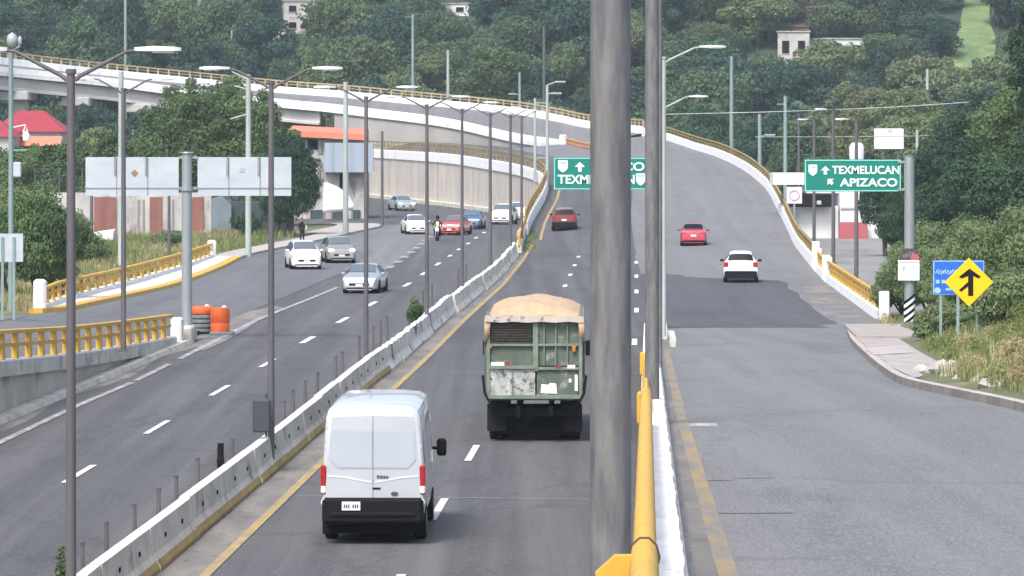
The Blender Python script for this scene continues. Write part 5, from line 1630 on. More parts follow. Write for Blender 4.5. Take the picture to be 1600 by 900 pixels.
for k in range(9): b.box((lx(1464 + k * 4), -.012, lz(424 + (k % 3))), (.035, .008, .13), 0, 0, 1, Matrix.Rotation(.6, 4, 'Y'))
for k in range(3): b.box((lx(1465 + 9 * k), -.012, lz(440)), (.1, .008, .1))
b.lathe((lx(1465), -.01, lz(454)), [(.09, 0), (.085, -.006), (.01, -.008)], 12, 0, 'Y'); b.box((lx(1482), -.012, lz(452)), (.16, .008, .06)); b.build('pictograms', mat('sign_pale_blue', (.30, .48, .78)), t)

# back of a sign at the far left
d = 150.0; s_ = 6300 / d
t = thing('road_sign', 'grey back of a small road sign on two posts at the left edge', 'road sign', ((12 - 800) / s_, d, .95))
b = MB(); zc = HC - (387 - HY) / s_ - .95
b.box((0, 0, zc), (48 / s_, .04, 44 / s_)); b.build('board', M['sign_back'], t)
b = MB()
for px in (-8, 10): b.box((px / s_, -.05, zc / 2 + .2), (.1, .06, zc + .4))
b.build('posts', M['pole_green'], t)

# crash drums at the gore
for i, (px, py, w_, lab) in enumerate(((315, 519, .86, 'orange-topped crash drum wrapped in grey bands beside the sign post'), (343, 521, .76, 'bright orange crash drum on a grey base, the right one of the pair'))):
    q = G(px, py + 3)
    t = thing('crash_drum', lab, 'drum', (q.x, q.y + .3, .0), 0, 'crash drums at the ramp nose')
    r = w_ / 2
    if i == 0:
        b = MB(); b.lathe((0, 0, .78), [(r * 1.0, 0), (r * 1.06, .1), (r * 1.04, .22), (r * .85, .3), (.02, .31)], 18); b.build('lid', M['orange'], t, smooth=45)
        for k in range(4):
            b = MB(); b.lathe((0, 0, .06 + .18 * k), [(r * .9, 0), (r * 1.02, .03), (r * 1.02, .12), (r * .9, .16)], 18); b.build('band', M['grey_rubber'], t, smooth=45)
        b = MB(); b.lathe((0, 0, 0), [(r * .85, 0), (r * .85, .8)], 14); b.build('core', M['dark'], t)
    else:
        b = MB(); b.lathe((0, 0, .14), [(r * .98, 0), (r, .3), (r * .94, .34), (r, .4), (r, .78), (r * .9, .92), (.02, .94)], 18); b.build('drum', M['orange'], t, smooth=45)
        b = MB(); b.cbox((.08, -.02, .07), (.95, .8, .14), .04); b.build('base', M['grey_rubber'], t)
    b = MB(); b.lathe((r * .45, -.1, 1.08), [(.1, -.08), (.12, 0), (.06, .08), (.01, .09)], 10); b.build('pale_cap', M['house'], t, smooth=45)

# ================================================================ BUILDINGS AND WALLS
def house(name, label, c, sz, m, roofm=None, wins=2, floors=1, rz=0.0, cat='house', roof='flat', grp=None):
    w, dp, h = sz
    t = thing(name, label, cat, c, rz, grp)
    b = MB(); b.box((0, dp / 2, h / 2 - .5), (w, dp, h + 1)); wl = b.build('wall', M[m], t)
    if roof == 'flat':
        b = MB(); b.box((0, dp / 2, h + .08), (w + .35, dp + .35, .16)); b.build('roof', M[roofm or 'plaster'], t)
    else:
        b = MB(); b.loft([[(-w / 2 - .4, -.4, h), (w / 2 + .4, -.4, h), (w / 2 + .4, dp + .4, h), (-w / 2 - .4, dp + .4, h)], [(-w * .18, dp * .45, h + roof), (w * .18, dp * .45, h + roof), (w * .18, dp * .55, h + roof), (-w * .18, dp * .55, h + roof)]]); b.build('roof', M[roofm], t)
    for f in range(floors):
        for k in range(wins):
            x = -w / 2 + w * (k + .5) / wins; z = (h / floors) * (f + .55)
            b = MB(); b.box((x, -.02, z), (min(1.4, w / wins * .45), .06, h / floors * .38)); wo = b.build('window', M['glass'], t)
            b = MB(); b.box((x, -.06, z - h / floors * .2), (min(1.6, w / wins * .5), .1, .08)); b.build('sill', M['plaster'], wo)
    return t

# hillside houses
HOUSES = [(470, 40, 4.2, 4.2, 'house', 'tall pale ruined-looking house high on the left hillside', 2, 2), (433, 62, 4, 2.4, 'house', 'low pale house on the left hillside below the tall one', 2, 1), (268, 36, 3.4, 2.8, 'house', 'small pale house at the upper left between hill trees', 1, 1), (322, 52, 2.2, 5.5, 'plaster', 'narrow grey tower-like house on the left hillside', 1, 2), (560, 36, 3.2, 3.0, 'house', 'cream house on the hill above the orange roof building', 1, 1), (658, 40, 3.8, 2.2, 'plaster', 'grey flat-roofed house on the hill behind the green mast', 2, 1), (705, 12, 4.5, 1.6, 'house_white', 'white-roofed house at the top edge of the hill', 2, 1), (578, 104, 4, 3.0, 'house_brown', 'brown block house low on the hill behind the viaduct', 2, 1), (305, 92, 1.4, 1.6, 'house_white', 'tiny white hut on the hill left of the concrete pole', 0, 1), (1240, 88, 4, 4.2, 'house', 'pale house with a dark doorway on the right hillside', 2, 1), (1322, 84, 5.2, 3.0, 'house_white', 'white house half behind trees on the right hillside', 2, 1), (1285, 12, 5, 1.6, 'house_brown', 'brown low house at the top of the right hillside', 2, 1), (1372, 22, 6, 2.0, 'house_brown', 'long brown house near the top of the right hill', 3, 1), (1240, 48, 4, 1.6, 'house_brown', 'brown-roofed house above the pale one on the right hill', 2, 1)]
HP = []
for (px, py, w_, h_, m_, lab, wi, fl) in HOUSES:
    p = hill_hit(px, py + 14)
    p = V((p.x, p.y, p.z))
    HP.append((px, py, p.y, w_))
    house('hill_house', lab, p, (w_ * p.y / 560 * 1.1, 6, h_ * p.y / 560 * 1.1), m_, 'plaster' if m_ != 'house_brown' else 'brick', wi, fl, random.uniform(-.25, .25), 'house', 'flat', 'houses on the wooded hillside')

# the red-roofed pavilion at far left
q = D(42, 252, 380); q.z = -.05
t = house('pavilion', 'pavilion with a bright red hipped roof under the viaduct at the far left', q, (6.4, 8, HC - (205 - HY) * 380 / 6300), 'house', 'red_roof', 3, 2, 0, 'building', 2.0)
b = MB(); zz = HC - (212 - HY) * 380 / 6300
b.strip([V((-3.4, -.5, zz)), V((3.4, -.5, zz))], [V((-3.4, -2.6, zz - .9)), V((3.4, -2.6, zz - .9))], 1); b.build('lower_roof', M['orange_roof'], t)
q = D(-25, 252, 372); q.z = -.05
house('pavilion', 'second red roof cut off by the left edge of the picture', q, (5, 8, HC - (213 - HY) * 372 / 6300), 'house', 'red_roof', 2, 1, 0, 'building', 1.6)

# building with the orange roof by the panel wall
d = 352.0; s_ = 6300 / d
t = thing('building', 'two-storey building with orange roof edge and blue-grey cladding below the viaduct', 'building', ((520 - 800) / s_, d, -.05))
lx = lambda px: (px - 520) / s_
lz = lambda py: HC - (py - HY) / s_ + .05
b = MB(); b.box(((lx(452) + lx(572)) / 2, 4, lz(218) / 2), (lx(572) - lx(452), 8, lz(218))); b.build('wall', M['plaster'], t)
b = MB(); x0, x1 = lx(450), lx(571)
b.loft([[(x0, -.9, lz(213)), (x0, -.9, lz(204)), (x0, 8, lz(196)), (x0, 8, lz(213))], [(x1, -.9, lz(219)), (x1, -.9, lz(210)), (x1, 8, lz(202)), (x1, 8, lz(219))]]); b.build('roof', M['orange_roof'], t)
b = MB(); b.box((lx(470), -.03, lz(226)), (22 / s_, .08, 15 / s_)); b.box((lx(488), -.03, lz(226)), (18 / s_, .08, 15 / s_)); wn = b.build('window', M['glass'], t)
b = MB(); b.box((lx(478.5), -.08, lz(226)), (4 / s_, .08, 16 / s_)); b.box((lx(500), -.08, lz(228)), (6 / s_, .1, 24 / s_)); b.build('window_post', M['pole_green'], t)
b = MB(); b.box((lx(546), -.6, lz(246)), (76 / s_, 1.0, 46 / s_)); b.build('cladding', M['blue_panel'], t)
b = MB()
for px in (522, 549, 570): b.box((lx(px), -1.11, lz(246)), (.05, .02, 45 / s_))
b.build('cladding_seam', mat('cladding_seam', (.2, .24, .28)), t)
b = MB(); b.box((lx(533), -.04, lz(285)), (5 / s_, .06, 28 / s_)); b.build('slot_window', M['dark'], t)
b = MB()
for px, w_ in ((496, 22), (530, 20), (556, 14)): b.box((lx(px), -.12, lz(350)), (w_ / s_, .1, 44 / s_))
b.build('gate', M['gate'], t)
b = MB(); b.box((lx(513), -.14, lz(350)), (9 / s_, .2, 44 / s_)); b.box((lx(482), -.14, lz(350)), (6 / s_, .2, 44 / s_)); b.build('gate_pillar', mat('pinkish_pillar', (.40, .33, .32)), t)
# canvas awning in front of it
aw = thing('awning', 'white canvas awning bulging over the gates of the orange-roofed building', 'awning', ((527 - 800) / (6300 / 346), 346, 0))
s3 = 6300 / 346.0; ax = lambda px: (px - 527) / s3
az = lambda py: HC - (py - HY) / s3
b = MB()
pr = [(505, 286, 0), (509, 285, .1), (525, 291, .1), (540, 300, .1), (550, 309, .1)]
top = [V((ax(px), 1.4, az(py))) for px, py, _ in pr]; mid = [V((ax(px + 1), -.3, az(py + (300 - py) * .35 + 8))) for px, py, _ in pr]; low = [V((ax(505)+ (ax(553) - ax(505)) * k / 4, -1.0, az(321 - 1.2 * k + (0 if k % 2 else 2)))) for k in range(5)]
hem = [p + V((0, .02, -(.55 + .08 * (i % 2)))) for i, p in enumerate(low)]
b.strip(top, mid, 1); b.strip(mid, low, 2); b.strip(low, hem, 1)
o = b.build('canvas', M['canvas'], aw, smooth=40); so = o.modifiers.new('thick', 'SOLIDIFY'); so.thickness = .03
b = MB()
for px in (507, 551): b.tube([(ax(px), -.9, .1), (ax(px), -.9, az(322))], .05, 6)
b.build('post', M['galv'], aw)

# yard wall with reddish gates at the left
d = 292.0; s_ = 6300 / d
t = thing('yard_wall', 'patched grey yard wall with two rust-red gates at the left', 'wall', ((150 - 800) / s_, d, -.05))
lx = lambda px: (px - 150) / s_; lz = lambda py: HC - (py - HY) / s_ + .05
b = MB(); b.box(((lx(52) + lx(330)) / 2, .2, lz(301) / 2), (lx(330) - lx(52), .35, lz(301))); b.build('wall', M['plaster'], t)
for x0, x1 in ((147, 182), (234, 253), (296, 318)):
    b = MB(); b.box(((lx(x0) + lx(x1)) / 2, -.03, lz(308) / 2), (lx(x1) - lx(x0), .12, lz(308))); b.build('gate', M['brick'], t)
b = MB()
for px in (216, 224, 270): b.box((lx(px), -.02, lz(312) / 2), (.12, .08, lz(312)))
b.build('pier', mat('wall_stain', (.24, .23, .23)), t)
b = MB()
for px in (54, 92, 128, 180, 226): b.tube([(lx(px), .2, lz(301)), (lx(px), .2, lz(262))], .05, 5)
b.tube([(lx(54), .2, lz(275)), (lx(230), .2, lz(275))], .02, 4); b.tube([(lx(54), .2, lz(264)), (lx(230), .2, lz(264))], .02, 4); b.build('fence_post', M['pole_dark'], t)
# a white tarp heap in front
q = D(155, 381, 276); q.z = 0
b = MB(); b.add([(-1.4, 0, .0), (.9, -.3, .0), (1.0, -.2, .95), (-.5, -.1, .8), (-1.2, .5, .1), (1.05, .8, 1.05), (-.4, .9, .85), (1, 1, 0), (-1.3, 1, 0)], [(0, 1, 2, 3), (3, 2, 5, 6), (0, 3, 6, 4), (1, 7, 5, 2), (4, 6, 5, 7, 8), (0, 4, 8)])
o = b.build('tarp_heap', M['canvas']); o.location = q; tag(o, 'slanting white sheet over a heap in front of the yard wall', 'tarp')
# dark shed with grey-blue gable behind the sign
d = 300.0; s_ = 6300 / d
t = thing('shed', 'low dark shed with a blue-grey gable between the sign back and the tree', 'shed', ((370 - 800) / s_, d, -.05))
lx = lambda px: (px - 370) / s_; lz = lambda py: HC - (py - HY) / s_ + .05
b = MB(); b.box(((lx(348) + lx(452)) / 2, 2, lz(316) / 2), (lx(452) - lx(348), 4, lz(316))); b.build('wall', M['gate'], t)
b = MB(); b.prism([(lx(322), 0), (lx(362), 0), (lx(362), lz(320)), (lx(346), lz(306)), (lx(322), lz(312))], -.4, .2); b.build('gable', mat('blue_grey_wall', (.19, .24, .27), (.15, .19, .21), .8), t)
b = MB()
for k in range(6): b.tube([(lx(362 + 14 * k), -.1, 0), (lx(364 + 15 * k), -.15, lz(330))], .06, 5)
b.build('post', M['bark'], t)

# shop at the right, with black sign box, billboard and tank
d = 292.0; s_ = 6300 / d
t = thing('shop', 'white flat-roofed shop with a black sign box beyond the right flyover railing', 'shop', ((1300 - 800) / s_, d, -.05))
lx = lambda px: (px - 1300) / s_; lz = lambda py: HC - (py - HY) / s_ + .05
b = MB(); b.box(((lx(1224) + lx(1310)) / 2, 3, lz(322) / 2), (lx(1310) - lx(1224), 5.9, lz(322))); b.box(((lx(1312) + lx(1372)) / 2, 2.6, lz(300) / 2), (lx(1372) - lx(1312), 6, lz(300))); b.build('wall', M['house_white'], t)
b = MB(); b.box(((lx(1210) + lx(1262)) / 2, 3.2, (lz(271) + lz(289)) / 2), (lx(1262) - lx(1210), 4, lz(271) - lz(289))); b.box(((lx(1262) + lx(1375)) / 2, 3.2, (lz(276) + lz(302)) / 2), (lx(1375) - lx(1262), 5, lz(276) - lz(302))); b.build('upper_wall', M['house_white'], t)
b = MB(); b.cbox(((lx(1232) + lx(1298)) / 2, -.55, lz(313)), (lx(1298) - lx(1232), .9, 20 / s_), .03); sb = b.build('sign_box', M['black'], t)
b = MB(); b.box((lx(1278), -1.02, lz(316)), (7 / s_, .02, 6 / s_)); b.build('sign_mark', M['sign_back'], sb)
b = MB(); b.box(((lx(1313) + lx(1372)) / 2, -.45, lz(325)), (lx(1372) - lx(1313), .12, .12)); b.build('ledge', M['plaster'], t)
b = MB(); b.box((lx(1238), -.1, lz(352)), (18 / s_, .1, 40 / s_)); b.build('shutter', mat('shutter_grey', (.5, .53, .54)), t)
b = MB(); b.box((lx(1331), -.9, .62), (2.0, .9, 1.2)); tag(b.build('red_low_wall', M['red_block'], t), None)
ns = thing('shop_sign', 'square pale sign with a faint pink ring beside the black sign box', 'sign', ((1241 - 800) / (6300 / 286), 286, 0))
s3 = 6300 / 286.0; zc = HC - (305 - HY) / s3
b = MB(); b.box((0, 0, zc), (24 / s3, .1, 26 / s3)); b.build('board', mat('pale_board', (.62, .60, .64)), ns)
b = MB(); b.tube([V((.34 * math.cos(a), -.07, zc + .34 * math.sin(a))) for a in rng_d(0, 2 * PI, 20)], .035, 6); b.build('ring', mat('faint_pink', (.55, .36, .45)), ns)
b = MB(); b.box((0, .05, zc / 2), (.12, .12, zc)); b.build('post', M['galv'], ns)
bb = thing('billboard', 'small white billboard on a dark support behind the green sign', 'billboard', ((1389 - 800) / 20.0, 315, 0))
s3 = 20.0
b = MB(); b.cbox((0, 0, HC - (217 - HY) / s3), (46 / s3, .3, 32 / s3), .04); pn = b.build('panel', M['house_white'], bb)
b = MB(); b.box((.1, -.16, HC - (219 - HY) / s3), (36 / s3, .02, 8 / s3)); b.build('faded_print', mat('faded_print', (.62, .65, .66)), pn)
b = MB(); b.box((-.5, .1, 3.4), (.14, .14, 6.8)); b.box((.7, .1, 3.4), (.14, .14, 6.8)); b.build('support', M['pole_dark'], bb)
tk = thing('water_tank', 'white cylindrical water tank on a stand above the green sign', 'tank', ((1339 - 800) / 19.7, 320, 0))
b = MB(); z0_ = HC - (248 - HY) / 19.7; b.lathe((0, 0, z0_), [(.55, -.4), (.58, 0), (.58, 1.0), (.4, 1.25), (.02, 1.3)], 14); b.build('tank', M['house_white'], tk, smooth=45)
b = MB(); b.box((0, 0, z0_ / 2 - .2), (1.2, 1.2, z0_ - .4)); b.build('stand', M['house_brown'], tk)
# ================================================================ VEGETATION
def cards(name, lobes, n, size, mats, seed, up=.25, droop=0.0, trunk=None, outer=.62, aspect=1.0):
    """a crown of n small leaf clumps spread through a set of ellipsoid lobes"""
    r = np.random.default_rng(seed)
    lobes = np.array(lobes, float)                      # cx cy cz rx ry rz
    wgt = (lobes[:, 3] * lobes[:, 4] * lobes[:, 5]) ** (2 / 3)
    li = r.choice(len(lobes), n, p=wgt / wgt.sum())
    dv = r.normal(size=(n, 3)); dv[:, 2] += up
    dv /= np.linalg.norm(dv, axis=1)[:, None]
    rad = outer + (1.08 - outer) * r.random(n) ** .6
    # lumpy surface
    lump = 1 + .13 * np.sin(dv[:, 0] * 5 + li * 1.3) * np.sin(dv[:, 1] * 6 + li) + .10 * np.sin(dv[:, 2] * 9 + li * 2.1)
    P = lobes[li, :3] + dv * lobes[li, 3:] * (rad * lump)[:, None]
    nrm = dv * .9 + r.normal(size=(n, 3)) * .55
    nrm[:, 2] += .25
    nrm /= np.linalg.norm(nrm, axis=1)[:, None]
    a = np.cross(nrm, r.normal(size=(n, 3)))
    if droop:
        a = a * (1 - droop) + np.array([0, 0, -1.0]) * droop * 2
        a -= nrm * (a * nrm).sum(1)[:, None]
    a /= np.linalg.norm(a, axis=1)[:, None]
    b = np.cross(nrm, a)
    s = size * (.6 + .8 * r.random(n))
    a *= (s * .5 * aspect)[:, None]; b *= (s * .5 / (aspect if droop else 1))[:, None]
    bend = nrm * (s * .12)[:, None]
    # each clump: a bent six-cornered leaf patch
    k1 = .55 + .5 * r.random((n, 1)); k2 = .55 + .5 * r.random((n, 1))
    V6 = np.stack([P - a, P - b * k1 + bend, P + a - bend, P + b * k2 + bend], 1).reshape(-1, 3)
    F6 = np.arange(n * 4).reshape(n, 4)
    tl = r.random(len(lobes))
    tint = np.clip(.05 + .30 * r.random(n) + .65 * tl[li] , 0, 1)
    verts = V6.tolist(); faces = F6.tolist(); mi = [0] * n; tints = tint.tolist()
    if trunk is not None:
        o = len(verts)
        verts += [list(p) for p in trunk.v]; faces += [[i + o for i in f] for f in trunk.f]; mi += [1] * len(trunk.f); tints += [.5] * len(trunk.f)
    me = bpy.data.meshes.new(name)
    me.from_pydata(verts, [], faces)
    for m in mats: me.materials.append(m)
    me.polygons.foreach_set('material_index', mi)
    at = me.attributes.new('tint', 'FLOAT', 'FACE')
    at.data.foreach_set('value', tints)
    me.update()
    return me


def trunk_mb(h, r, lobes, seed, n=6):
    q = random.Random(seed)
    b = MB()
    b.tube([(0, 0, -.6), (q.uniform(-.1, .1), q.uniform(-.1, .1), h * .5), (q.uniform(-.2, .2), q.uniform(-.2, .2), h)], [r * 1.25, r, r * .7], 8)
    for L in lobes[:n]:
        m = V((L[0] * .35, L[1] * .35, h + (L[2] - h) * .45)); b.tube([(0, 0, h * .8), m, (L[0] * .8, L[1] * .8, L[2])], [r * .6, r * .38, r * .14], 6)
    return b


def round_lobes(R, H, n, seed, flat=.8, z0=.38, spread=.62):
    q = random.Random(seed)
    L = [(0, 0, H * .62, R * .62, R * .62, H * .34)]
    for k in range(n):
        a = 2 * PI * k / n + q.uniform(-.4, .4); rr = R * q.uniform(spread * .7, spread * 1.05); z = H * q.uniform(z0, .84)
        s = R * q.uniform(.20, .50)
        L.append((rr * math.cos(a), rr * math.sin(a), z, s, s, s * flat * q.uniform(.8, 1.1)))
    for k in range(n):      # ragged outer clumps
        a = q.uniform(0, 2 * PI); e = q.uniform(.1, 1.25); s = R * q.uniform(.10, .20)
        L.append((R * .95 * math.cos(a) * math.cos(e), R * .95 * math.sin(a) * math.cos(e), H * .60 + H * .40 * math.sin(e), s, s, s))
    for k in range(max(2, n // 3)):
        a = q.uniform(0, 2 * PI); rr = R * q.uniform(0, .3); s = R * q.uniform(.28, .4)
        L.append((rr * math.cos(a), rr * math.sin(a), H * q.uniform(.84, .93) - s * .2, s, s, s * flat))
    return L


def tree(label, base, R, H, m, n, size, seed, group=None, name='tree', lobes=None, droop=0.0, aspect=1.0, tr=.25, rz=0.0, outer=.55, z0=.38, cat='tree'):
    t = thing(name, label, cat, base, rz, group)
    L = lobes or round_lobes(R, H, 9, seed, z0=z0)
    me = cards('crown', L, n, size, [M[m]], seed, droop=droop, aspect=aspect, outer=outer)
    o = bpy.data.objects.new('crown', me); COL.objects.link(o); o.parent = t
    trunk_mb(H * .42, tr, L, seed).build('trunk', M['bark'], t, smooth=60)
    return t


# ---- hillside wood: kinds built once, then copied
KINDS = [('dark rounded tree in the wooded hillside behind the viaduct', 'dark rounded trees of the wooded hillside', 'leaf_hill_dark', 4.4, 8.0, 11),
         ('mid green rounded tree in the wooded hillside behind the viaduct', 'mid green rounded trees of the wooded hillside', 'leaf_hill', 4.6, 7.4, 9),
         ('broad bushy green tree in the wooded hillside behind the viaduct', 'broad bushy trees of the wooded hillside', 'leaf_hill', 5.4, 7.0, 12),
         ('pale olive tree in the wooded hillside behind the viaduct', 'pale olive trees of the wooded hillside', 'leaf_hill_pale', 4.3, 6.6, 9),
         ('dark tall narrow tree in the wooded hillside behind the viaduct', 'dark tall trees of the wooded hillside', 'leaf_hill_dark', 3.0, 9.5, 8)]
HPRO = []
for k, (lab, grp, m, R, H, nl) in enumerate(KINDS):
    L = round_lobes(R, H, nl, 40 + k, z0=.24, spread=.68)
    me = cards('hillside_tree', L, 9000, .34, [M[m], M['bark']], 60 + k, trunk=trunk_mb(H * .4, .2, L, k), outer=.62)
    HPRO.append(me)
taken = []
q = random.Random(21)
cnt = 0
tries = 0
while cnt < 285 and tries < 12000:
    tries += 1
    d = 484 + 150 * q.random() ** 1.15
    px = q.uniform(-70, 1670)
    x = (px - 800) * d / 6300
    if any((x - a) ** 2 + (d - b) ** 2 < (6.0 + (d - 484) * .012) ** 2 for a, b in taken): continue
    if d < 500 and x < -8 and q.random() < .2: continue
    z = hz(x, d)
    py = HY + (HC - z) * 6300 / d
    # the clearing stays open, houses stay visible
    if 1450 + 8 * math.sin(d * .4) < px < 1578 + 8 * math.sin(d * .5) and d > 488 and py < 175: continue
    bad = False
    for hi_, (hx_, hy_, hd, hw_) in enumerate(HP):
        if hd - (24 if hi_ < 3 else 15) < d < hd + 7 and abs(px - hx_) < (hw_ * .5 + (2.6 if hi_ < 3 else 1.6)) * 6300 / d: bad = True
    if bad: continue
    k = q.choices(range(5), (4, 4, 3, 1.6, 2))[0]
    if px > 1180 and py > 60 and q.random() < .35: k = 3
    if px < 400: k = q.choice((0, 0, 1, 2, 4))
    o = bpy.data.objects.new('hillside_tree', HPRO[k]); COL.objects.link(o)
    s = q.uniform(.62, 1.3)
    o.location = (x, d, z - .3); o.scale = (s * q.uniform(.8, 1.2), s * q.uniform(.85, 1.15), s * q.uniform(.75, 1.3)); o.rotation_euler = (q.uniform(-.14, .14), q.uniform(-.14, .14), q.random() * 6.28)
    tag(o, KINDS[k][0], 'tree', KINDS[k][1])
    taken.append((x, d)); cnt += 1
# undergrowth between them, one mass
r_ = np.random.default_rng(5)
Lb = []
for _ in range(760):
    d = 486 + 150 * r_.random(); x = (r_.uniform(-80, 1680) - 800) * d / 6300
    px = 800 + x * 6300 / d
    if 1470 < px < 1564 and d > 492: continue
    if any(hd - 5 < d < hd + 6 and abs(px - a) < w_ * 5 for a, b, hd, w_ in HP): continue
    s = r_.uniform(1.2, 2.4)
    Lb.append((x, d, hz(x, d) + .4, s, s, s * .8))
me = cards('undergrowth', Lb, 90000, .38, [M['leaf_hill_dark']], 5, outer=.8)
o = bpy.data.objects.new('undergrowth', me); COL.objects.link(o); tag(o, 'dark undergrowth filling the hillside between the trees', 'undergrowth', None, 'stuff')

# ---- trees one can tell apart
def base_at(px, d, z=0.0): return V(((px - 800) * d / 6300, d, z))

tree('big round tree standing alone just above the viaduct railing', base_at(762, 500, 5), 5.4, HC + (195 - 72) / 12.6 - 5, 'leaf_hill', 18000, .3, 101, z0=.22, name='round_tree')
tree('dark conical tree above the viaduct at the left', base_at(482, 494, 5), 2.2, HC + (195 - 84) / 12.75 - 5, 'leaf_hill_pale', 6000, .3, 102, lobes=[(0, 0, 3, 2.2, 2.2, 2.4), (0, 0, 6, 1.9, 1.9, 2.2), (.2, 0, 8.8, 1.4, 1.4, 2), (0, 0, 11, .8, .8, 1.6)], name='conical_tree')
H0 = HC + (195 - 128) / 19.4
lob = [(-5.4, 0, 6.2, 2.2, 2.2, 3.0), (-3.2, -.6, 8.4, 2.4, 2.4, 2.4), (-.6, 0, 9.6, 2.4, 2.4, 1.9), (2.0, -.4, 9.4, 2.3, 2.3, 1.9), (4.4, 0, 8.0, 2.2, 2.2, 2.4), (6.0, .3, 5.6, 1.7, 1.7, 2.6), (-4.6, -.9, 4.2, 2.4, 2.2, 2.2), (-1.4, -1.2, 6.0, 2.5, 2.2, 2.5), (1.6, -1.2, 5.6, 2.5, 2.2, 2.5), (4.2, -.8, 4.8, 2.3, 2, 2.3), (0, .8, 7.5, 3.4, 3, 3), (-3, 0, 3.4, 2, 2, 2), (3, 0, 3.2, 2, 2, 2)]
tree('big broad spreading tree behind the double sign back', base_at(335, 324), 7, H0, 'leaf_near', 52000, .2, 103, lobes=[(a * .86, b_ * .86, c_, d_ * .84, e_ * .84, f_ * .86) for a, b_, c_, d_, e_, f_ in lob + [(7.4 * math.cos(k * 2.4) * math.cos(.15 + k * .09), 3 * math.sin(k * 2.4) * math.cos(.15 + k * .09), 6.4 + 5.2 * math.sin(.15 + k * .09), .9 + .3 * math.sin(k * 3), .9, .8) for k in range(14)]], outer=.42, tr=.4, name='broad_tree', droop=.35)
tree('drooping dark green tree at the right end of the sign back', base_at(452, 296), 2.2, 7, 'leaf_dark', 22000, .17, 104, lobes=[(0, 0, 6.0, 1.5, 1.4, 1.2), (-.9, 0, 4.6, 1.3, 1.2, 1.7), (.9, -.2, 4.6, 1.3, 1.2, 1.7), (.3, -.5, 3.0, 1.3, 1.2, 1.6), (-.8, -.3, 2.5, 1.2, 1.1, 1.5), (1.4, -.1, 3.4, .8, .8, 1.3)], droop=.6, aspect=1.6, name='drooping_tree')
for i, (px, d, R, yt, m, lab) in enumerate(((35, 330, 3.4, 232, 'leaf_near', 'rounded tree in front of the red roofs at the left edge'), (100, 322, 3.0, 226, 'leaf_near', 'bushy tree below the right end of the red roof'), (150, 345, 2.6, 203, 'leaf_olive', 'bright green topped tree right of the red roof'), (185, 338, 2.4, 212, 'leaf_near', 'green tree behind the left sign board and concrete pole'), (60, 420, 3, 168, 'leaf_hill', 'tree under the viaduct behind the red roof'), (140, 425, 3.2, 165, 'leaf_hill_dark', 'dark tree in the gap under the viaduct beside the pier'), (235, 415, 3.2, 172, 'leaf_hill_dark', 'dark tree under the viaduct left of the big broad tree'), (480, 482, 3.4, 178, 'leaf_hill', 'green tree filling the gap under the viaduct above the orange roof'))):
    s = 6300 / d
    tree(lab, base_at(px, d), R, HC + (195 - yt) / s, m, 16000, .21, 120 + i, z0=.2)
# weeping bush masses at the left behind the railing
def lowbush(label, px, py, R, H, m, n, size, seed, z=0.0, droop=.4, name='bush', group=None, d=None, flatten=.8):
    q_ = G(px, py, z) if d is None else V(((px - 800) * d / 6300, d, z))
    qr = random.Random(seed)
    L = []
    for k in range(9):
        a = 2 * PI * k / 9; rr = R * qr.uniform(.3, .72); s = R * qr.uniform(.3, .5)
        L.append((rr * math.cos(a), rr * math.sin(a), H * qr.uniform(.22, .72), s, s, min(s, H * .3)))
    L.append((0, 0, H * .55, R * .6, R * .6, H * .42))
    t = thing(name, label, 'bush', q_, 0, group)
    me = cards('foliage', L, n, size, [M[m]], seed, droop=droop, aspect=1.3, outer=.5)
    o = bpy.data.objects.new('foliage', me); COL.objects.link(o); o.parent = t
    b = MB()
    for L_ in L[:6]: b.tube([(0, 0, -.2), (L_[0] * .5, L_[1] * .5, L_[2] * .5), (L_[0], L_[1], L_[2])], [.06, .04, .015], 5)
    b.build('stems', M['bark'], t)
    return t
lowbush('dense green weeping bush left of the white post of the ramp railing', 60, 478, 2.2, 4.6, 'leaf_near', 30000, .13, 141, .8, .65, d=176)
lowbush('grey-green bush cut off by the left edge behind the sign back', 12, 478, 2.2, 4.6, 'leaf_olive', 24000, .13, 142, .8, .5, d=182)
lowbush('rounded bush in front of the yard wall left of the white sheet', 105, 400, 2.0, 3.1, 'leaf_near', 16000, .14, 143, .2, .4, d=232)
lowbush('small pale bush between the concrete pole and the weedy bank', 150, 398, 1.0, 1.3, 'leaf_olive', 5000, .11, 144, .2, .3, d=236)
lowbush('low green bush beside the pole at the end of the left railing', 260, 392, 1.3, 1.2, 'leaf_olive', 5000, .12, 145, .1, .3, d=262)
lowbush('scrubby bush in front of the dark shed', 385, 370, 1.3, 1.5, 'leaf_dark', 5000, .12, 146, .1, .3, d=292)
# small plants on the median
lowbush('small leafy bush growing behind the median barrier next to a lamp post', 648, 512, .42, 1.4, 'leaf_near', 2600, .08, 147, .0, .2, d=159)
lowbush('weed clump at the foot of the nearest median lamp post', 95, 920, .14, 1.25, 'leaf_near', 500, .07, 148, .0, .1, d=66.5)

